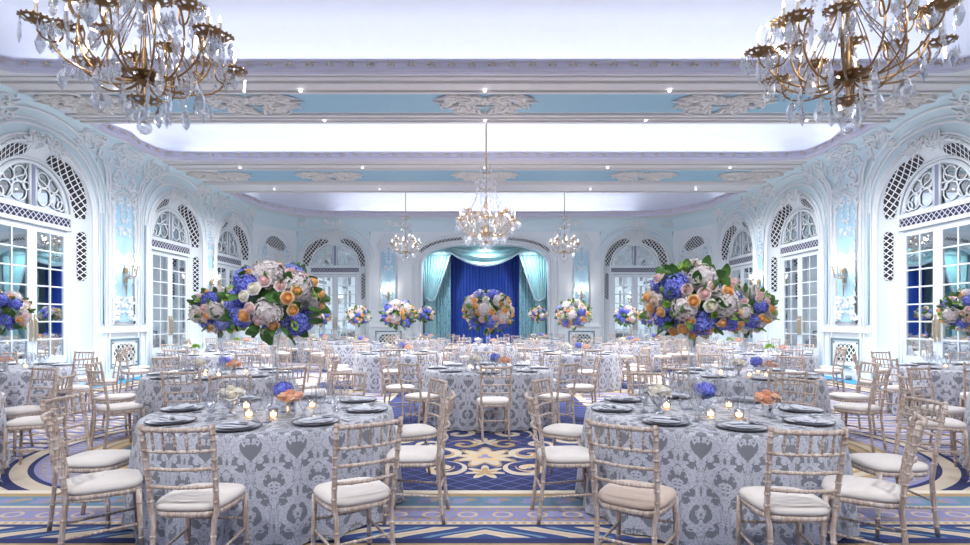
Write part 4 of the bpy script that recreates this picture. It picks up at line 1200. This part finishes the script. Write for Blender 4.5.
def chandelier(name, label, loc, bottom, rod_top, big=True, nouter=12, ninner=6, rad=.76, brass='brass', seed=1, rot=0, scale=1.0):
    q = random.Random(seed)
    g = empty(name, (loc[0], loc[1], bottom), rot); g.scale = (scale,)*3; tag(g, label, 'chandelier', 'crystal chandeliers')
    dm_ = CM['dish' if brass == 'brass' else 'dish2']; mt = M[brass]
    st = MB(); st.tube([(0, 0, .20), (0, 0, 2.25)], .014, 8)
    st.lathe([(.015, .36), (.05, .40), (.06, .47), (.03, .51), (.018, .60), (.028, .66), (.016, .72)], 12); st.build('stem', mt, g)
    rd = MB(); rd.tube([(0, 0, 2.2), (0, 0, (rod_top-bottom)/scale)], .022 , 8); rd.build('rod', M['brasslight'], g)
    b = MB(); b.ball((0, 0, .0), .062, 16, 12); b.tube([(0, 0, .06), (0, 0, .2)], .006, 5); b.ball((0, 0, .085), .02, 8, 6); b.build('crystal_ball', M['crystal'], g)
    for z, s_ in ((.24, 1.15), (.46, 1.5)): link_mesh('pan', dm_, g, (0, 0, z), None, s_)
    # faceted glass column elements
    b = MB()
    for z, r_ in ((.9, .05), (1.12, .07), (1.35, .05), (1.6, .06), (1.85, .04)): b.lathe([(.012, z-.09), (r_, z-.02), (r_*1.1, z), (r_*.6, z+.05), (.012, z+.09)], 8)
    b.build('crystal_column', M['crystal'], g, False)
    nd = 0
    def drop(x, y, z, k, s_=1.0):
        nonlocal nd; nd += 1
        link_mesh('crystal_drop', CM['d'][k], g, (x, y, z), (q.uniform(-.05, .05), q.uniform(-.05, .05), q.uniform(0, 6)), s_*DS)
    for ring, (n, rr, zz) in enumerate(((nouter, rad, .72), (ninner, rad*.72, .98))):
        for k in range(n):
            a = 2*PI*(k+.5*ring)/n; r2 = rr*(1 if k % 2 or ring else .84); z2 = zz+(0 if k % 2 or ring else .14); c, s_ = math.cos(a), math.sin(a)
            arm = MB()
            pts = bez([(0.04*c, .04*s_, .44), (r2*.35*c, r2*.35*s_, .30), (r2*.9*c, r2*.9*s_, .38), (r2*1.02*c, r2*1.02*s_, .62), (r2*.80*c, r2*.80*s_, z2+.02)], 10)
            pts2 = bez([(r2*.80*c, r2*.80*s_, z2+.02), (r2*.66*c, r2*.66*s_, z2-.18), (r2*1.0*c, r2*1.0*s_, z2-.22), (r2*c, r2*s_, z2-.03)], 8)
            arm.tube(pts, .009, 6); arm.tube(pts2, .008, 6)
            if ring == 0: arm.tube(bez([(r2*.6*c, r2*.6*s_, .47), (r2*.35*c, r2*.35*s_, .9), (.18*c, .18*s_, .8), (.03*c, .03*s_, 1.25)], 10), .005, 5)
            ao = arm.build('arm', mt, g)
            link_mesh('drip_pan', dm_, ao, (r2*c, r2*s_, z2)); link_mesh('candle', CM['cand'], ao, (r2*c, r2*s_, z2+.005)); link_mesh('bulb', CM['bulb'], ao, (r2*c, r2*s_, z2+.13))
            for j in range(3 if ring == 0 else 2):
                e = a+2.2*j; drop(r2*c+.10*math.cos(e), r2*s_+.10*math.sin(e), z2-.01, (k+j) % 3, q.uniform(1.1, 1.6))
            if ring == 0:
                drop(r2*(.5+.3*q.random())*c, r2*(.5+.3*q.random())*s_, .36+.1*q.random(), 2 if k % 2 else 0, 1.6)
                drop(r2*.5*c, r2*.5*s_, .80, 0, 1.4) if k % 2 else drop(r2*.32*c, r2*.32*s_, .38, 1, 1.4)
    for k in range(6):
        a = 2*PI*k/6; drop(.13*math.cos(a), .13*math.sin(a), .24, 0, 1.3)
    # crown
    cb = MB()
    for k in range(6):
        a = 2*PI*k/6+.3; c, s_ = math.cos(a), math.sin(a)
        cb.tube(bez([(0, 0, 1.55), (.2*c, .2*s_, 1.5), (.3*c, .3*s_, 1.65), (.22*c, .22*s_, 1.85), (.26*c, .26*s_, 1.78)], 9), .008, 5)
        cb.tube(bez([(0, 0, 1.95), (.12*c, .12*s_, 1.9), (.18*c, .18*s_, 2.05), (.10*c, .10*s_, 2.12)], 8), .007, 5)
        drop(.26*c, .26*s_, 1.78, 2, 1.2); drop(.14*c, .14*s_, 2.08, 0, .9)
    cb.build('crown', mt, g)
    # crystal chains from the crown down to the arms
    for k in range(12):
        a = 2*PI*k/12; c, s_ = math.cos(a), math.sin(a); ch = MB()
        for j in range(17):
            t = j/16; r_ = .24+(.50)*t**2.2 if k % 2 else .20+.12*t; z_ = 1.72-.78*t-(.12*math.sin(PI*t) if k % 2 else 0)
            s1 = .022 if j % 3 else .036
            ch.lathe([(.0005, s1), (s1*.75, 0), (.0005, -s1)], 5, (r_*c, r_*s_, z_))
        ch.build('crystal_chain', M['crystal'], g, False)
    for k in range(12):
        a = 2*PI*k/12+.2; a2 = a+2*PI/12; ch = MB()
        for j in range(11):
            t = j/10; aa = a+(a2-a)*t; r_ = rad*.88; z_ = .70-.16*math.sin(PI*t)
            ch.lathe([(.0005, .026), (.02, 0), (.0005, -.026)], 5, (r_*math.cos(aa), r_*math.sin(aa), z_))
        ch.build('crystal_chain', M['crystal'], g, False)
    for k in range(3):
        l = bpy.data.lights.new('chandelier_light', 'POINT'); l.energy = (22 if scale > .9 else 7)*scale; l.color = (1, .90, .80); l.shadow_soft_size = .03
        o = bpy.data.objects.new('chandelier_light', l); col.objects.link(o); o.parent = g; a = 2*PI*(k*4+1)/12; o.location = (rad*math.cos(a), rad*math.sin(a), .92)
    return g
chandelier('crystal_chandelier', 'large crystal chandelier with dark brass pans over the front left table', (-2.87, 4.72), 3.12, 6.95, rot=.15, scale=.94)
chandelier('crystal_chandelier', 'large crystal chandelier with dark brass pans over the front right table', (3.06, 4.72), 3.12, 6.95, seed=2, rot=.4, scale=.94)
chandelier('crystal_chandelier', 'crystal chandelier on a long rod hanging in the centre of the room', (.03, 13.9), 3.20, 6.95, brass='brasslight', seed=3, rot=.1)
chandelier('crystal_chandelier', 'smaller far crystal chandelier left of the stage', (-2.98, 21.0), 3.70, 6.9, brass='brasslight', seed=4, nouter=8, ninner=4, scale=.80)
chandelier('crystal_chandelier', 'smaller far crystal chandelier right of the stage', (2.98, 21.0), 3.70, 6.9, brass='brasslight', seed=5, nouter=8, ninner=4, scale=.80)

# switch plates, downlights, floor uplighters
b = MB(); b.box(-.04, .04, 0, .012, -.06, .06); b.box(-.012, .012, .012, .02, -.03, .02)
me = b.mesh('light_switch', M['swblack'], False)
tag(link_mesh('light_switch', me, None, (XW-.005, 13.36, 1.42), (0, 0, PI/2)), 'brass light switch on the right wall beside the near arch', 'light switch')
b = MB(); b.lathe([(.001, .0), (.022, .0), (.032, .012), (.034, .02)], 12); dl = b.mesh('downlight', mat('downlight_glow', (1, 1, 1), .3, emis=(.95, .97, 1), es=3))
rows_ = [('near beam', 10.62), ('near beam', 12.2), ('middle beam', 16.0), ('middle beam', 18.6)]
place_w = {-7: 'far left', -3.5: 'left', 0: 'central', 3.5: 'right', 7: 'far right'}
def lamp(kind, name, loc, energy, color, **kw):
    l = bpy.data.lights.new(name, kind); l.energy = energy; l.color = color
    for k, v in kw.items(): setattr(l, k, v)
    o = bpy.data.objects.new(name, l); col.objects.link(o); o.location = loc; return o
for yi, (bn, yy) in enumerate(rows_):
    for xx in (-7, -3.5, 0, 3.5, 7):
        o = link_mesh('downlight', dl, None, (xx, yy, H-.072)); tag(o, '%s recessed downlight on the %s edge of the %s' % (place_w[xx], ('camera-side', 'stage-side')[yi % 2], bn), 'downlight', 'ceiling downlights')
        s_ = lamp('SPOT', 'downlight_spot', (xx, yy, H-.09), 470, (.97, .98, 1), spot_size=math.radians(150), spot_blend=1, shadow_soft_size=.035)
for (xx, yy) in ((-3.5, .2), (3.5, .2), (0, .2), (-7, .2), (7, .2)):
    o = link_mesh('downlight', dl, None, (xx, yy, H-.022)); tag(o, '%s downlight in the ceiling behind the camera' % place_w[xx], 'downlight', 'ceiling downlights')
    s_ = lamp('SPOT', 'downlight_spot', (xx, yy, H-.05), 470, (.97, .98, 1), spot_size=math.radians(150), spot_blend=1, shadow_soft_size=.12)
    s_.rotation_euler.x = math.radians(22)
# cove strips behind the cornices
for i, (y0, y1) in enumerate(((.6, 9.95), (12.5, 15.4), (19.25, 23.85))):
    E = 3.3
    for (cx, cy, sx, sy) in ((0, y1+.2 if i < 2 else y1+.16, 16.7 if i < 2 else 12.8, .12), (0, y0-.2, 16.4, .12), (-9.0, (y0+y1)/2, .12, (y1-y0)*(.9 if i < 2 else .6)), (9.0, (y0+y1)/2, .12, (y1-y0)*(.9 if i < 2 else .6))):
        o = lamp('AREA', 'cove_strip', (cx, cy, H+.10), E*max(sx, sy), (.90, .91, 1.0), shape='RECTANGLE', size=sx, size_y=sy)
        o.rotation_euler.x = PI
# uplighters at the foot of the walls
pk = MB(); pk.lathe([(.001, 0), (.07, 0), (.07, .11), (.055, .11), (.05, .08), (.001, .08)], 14); pkm = pk.mesh('uplighter', M['puck'])
for sg in (-1, 1):
    nm = 'left' if sg < 0 else 'right'
    for (yc, w) in ((13.12, 'far jamb of the near arch'), (18.3, 'far jamb of the middle arch'), (22.1, 'far jamb of the far arch'), (14.0, 'near radiator grille'), (8.0, 'camera-side arch')):
        x_ = sg*(XW-.16)
        o = link_mesh('uplighter', pkm, None, (x_, yc, 0)); tag(o, 'small uplighter on the %s floor at the %s' % (nm, w), 'uplighter', 'floor uplighters')
        l = lamp('SPOT', 'uplighter_beam', (x_, yc, .10), 30, (.88, 1, .95), spot_size=math.radians(110), spot_blend=1, shadow_soft_size=.04); l.rotation_euler = (PI, 0, 0)
for xx, e in ((-2.0, 105), (2.0, 105), (0, 85)):  # fill spots without fixtures, added to brighten the stage curtains
    l = lamp('SPOT', 'curtain_fill', (xx, YB+.22, 4.5 if xx else 4.68), e, (.80, .95, 1), spot_size=math.radians(150), spot_blend=1, shadow_soft_size=.03); l.rotation_euler = (math.radians(28), 0, 0)

# remove the prototypes
def rm(o):
    for c in list(o.children): rm(c)
    bpy.data.objects.remove(o)
for p in protos: rm(p)

# ------------------------------------------------------------------ world, camera
w = bpy.data.worlds.new('World'); sc.world = w; w.use_nodes = True
w.node_tree.nodes['Background'].inputs[0].default_value = (.75, .85, 1, 1); w.node_tree.nodes['Background'].inputs[1].default_value = .3
cam = bpy.data.cameras.new('camera'); co = bpy.data.objects.new('camera', cam); col.objects.link(co)
co.location = (0, 0, 1.5); co.rotation_euler = (PI/2, 0, 0); cam.sensor_width = 36; cam.lens = 560/970*36; cam.shift_y = (320-272.5)/970; cam.clip_start = .05
sc.camera = co
sc.view_settings.view_transform = 'Standard'; sc.view_settings.look = 'None'; sc.view_settings.gamma = 1; sc.view_settings.exposure = .30; sc.view_settings.use_curve_mapping = False
sc.cycles.max_bounces = 7; sc.cycles.diffuse_bounces = 4; sc.cycles.glossy_bounces = 4; sc.cycles.transparent_max_bounces = 24; sc.cycles.transmission_bounces = 4
sc.cycles.sample_clamp_indirect = 4; sc.cycles.caustics_reflective = False; sc.cycles.caustics_refractive = False
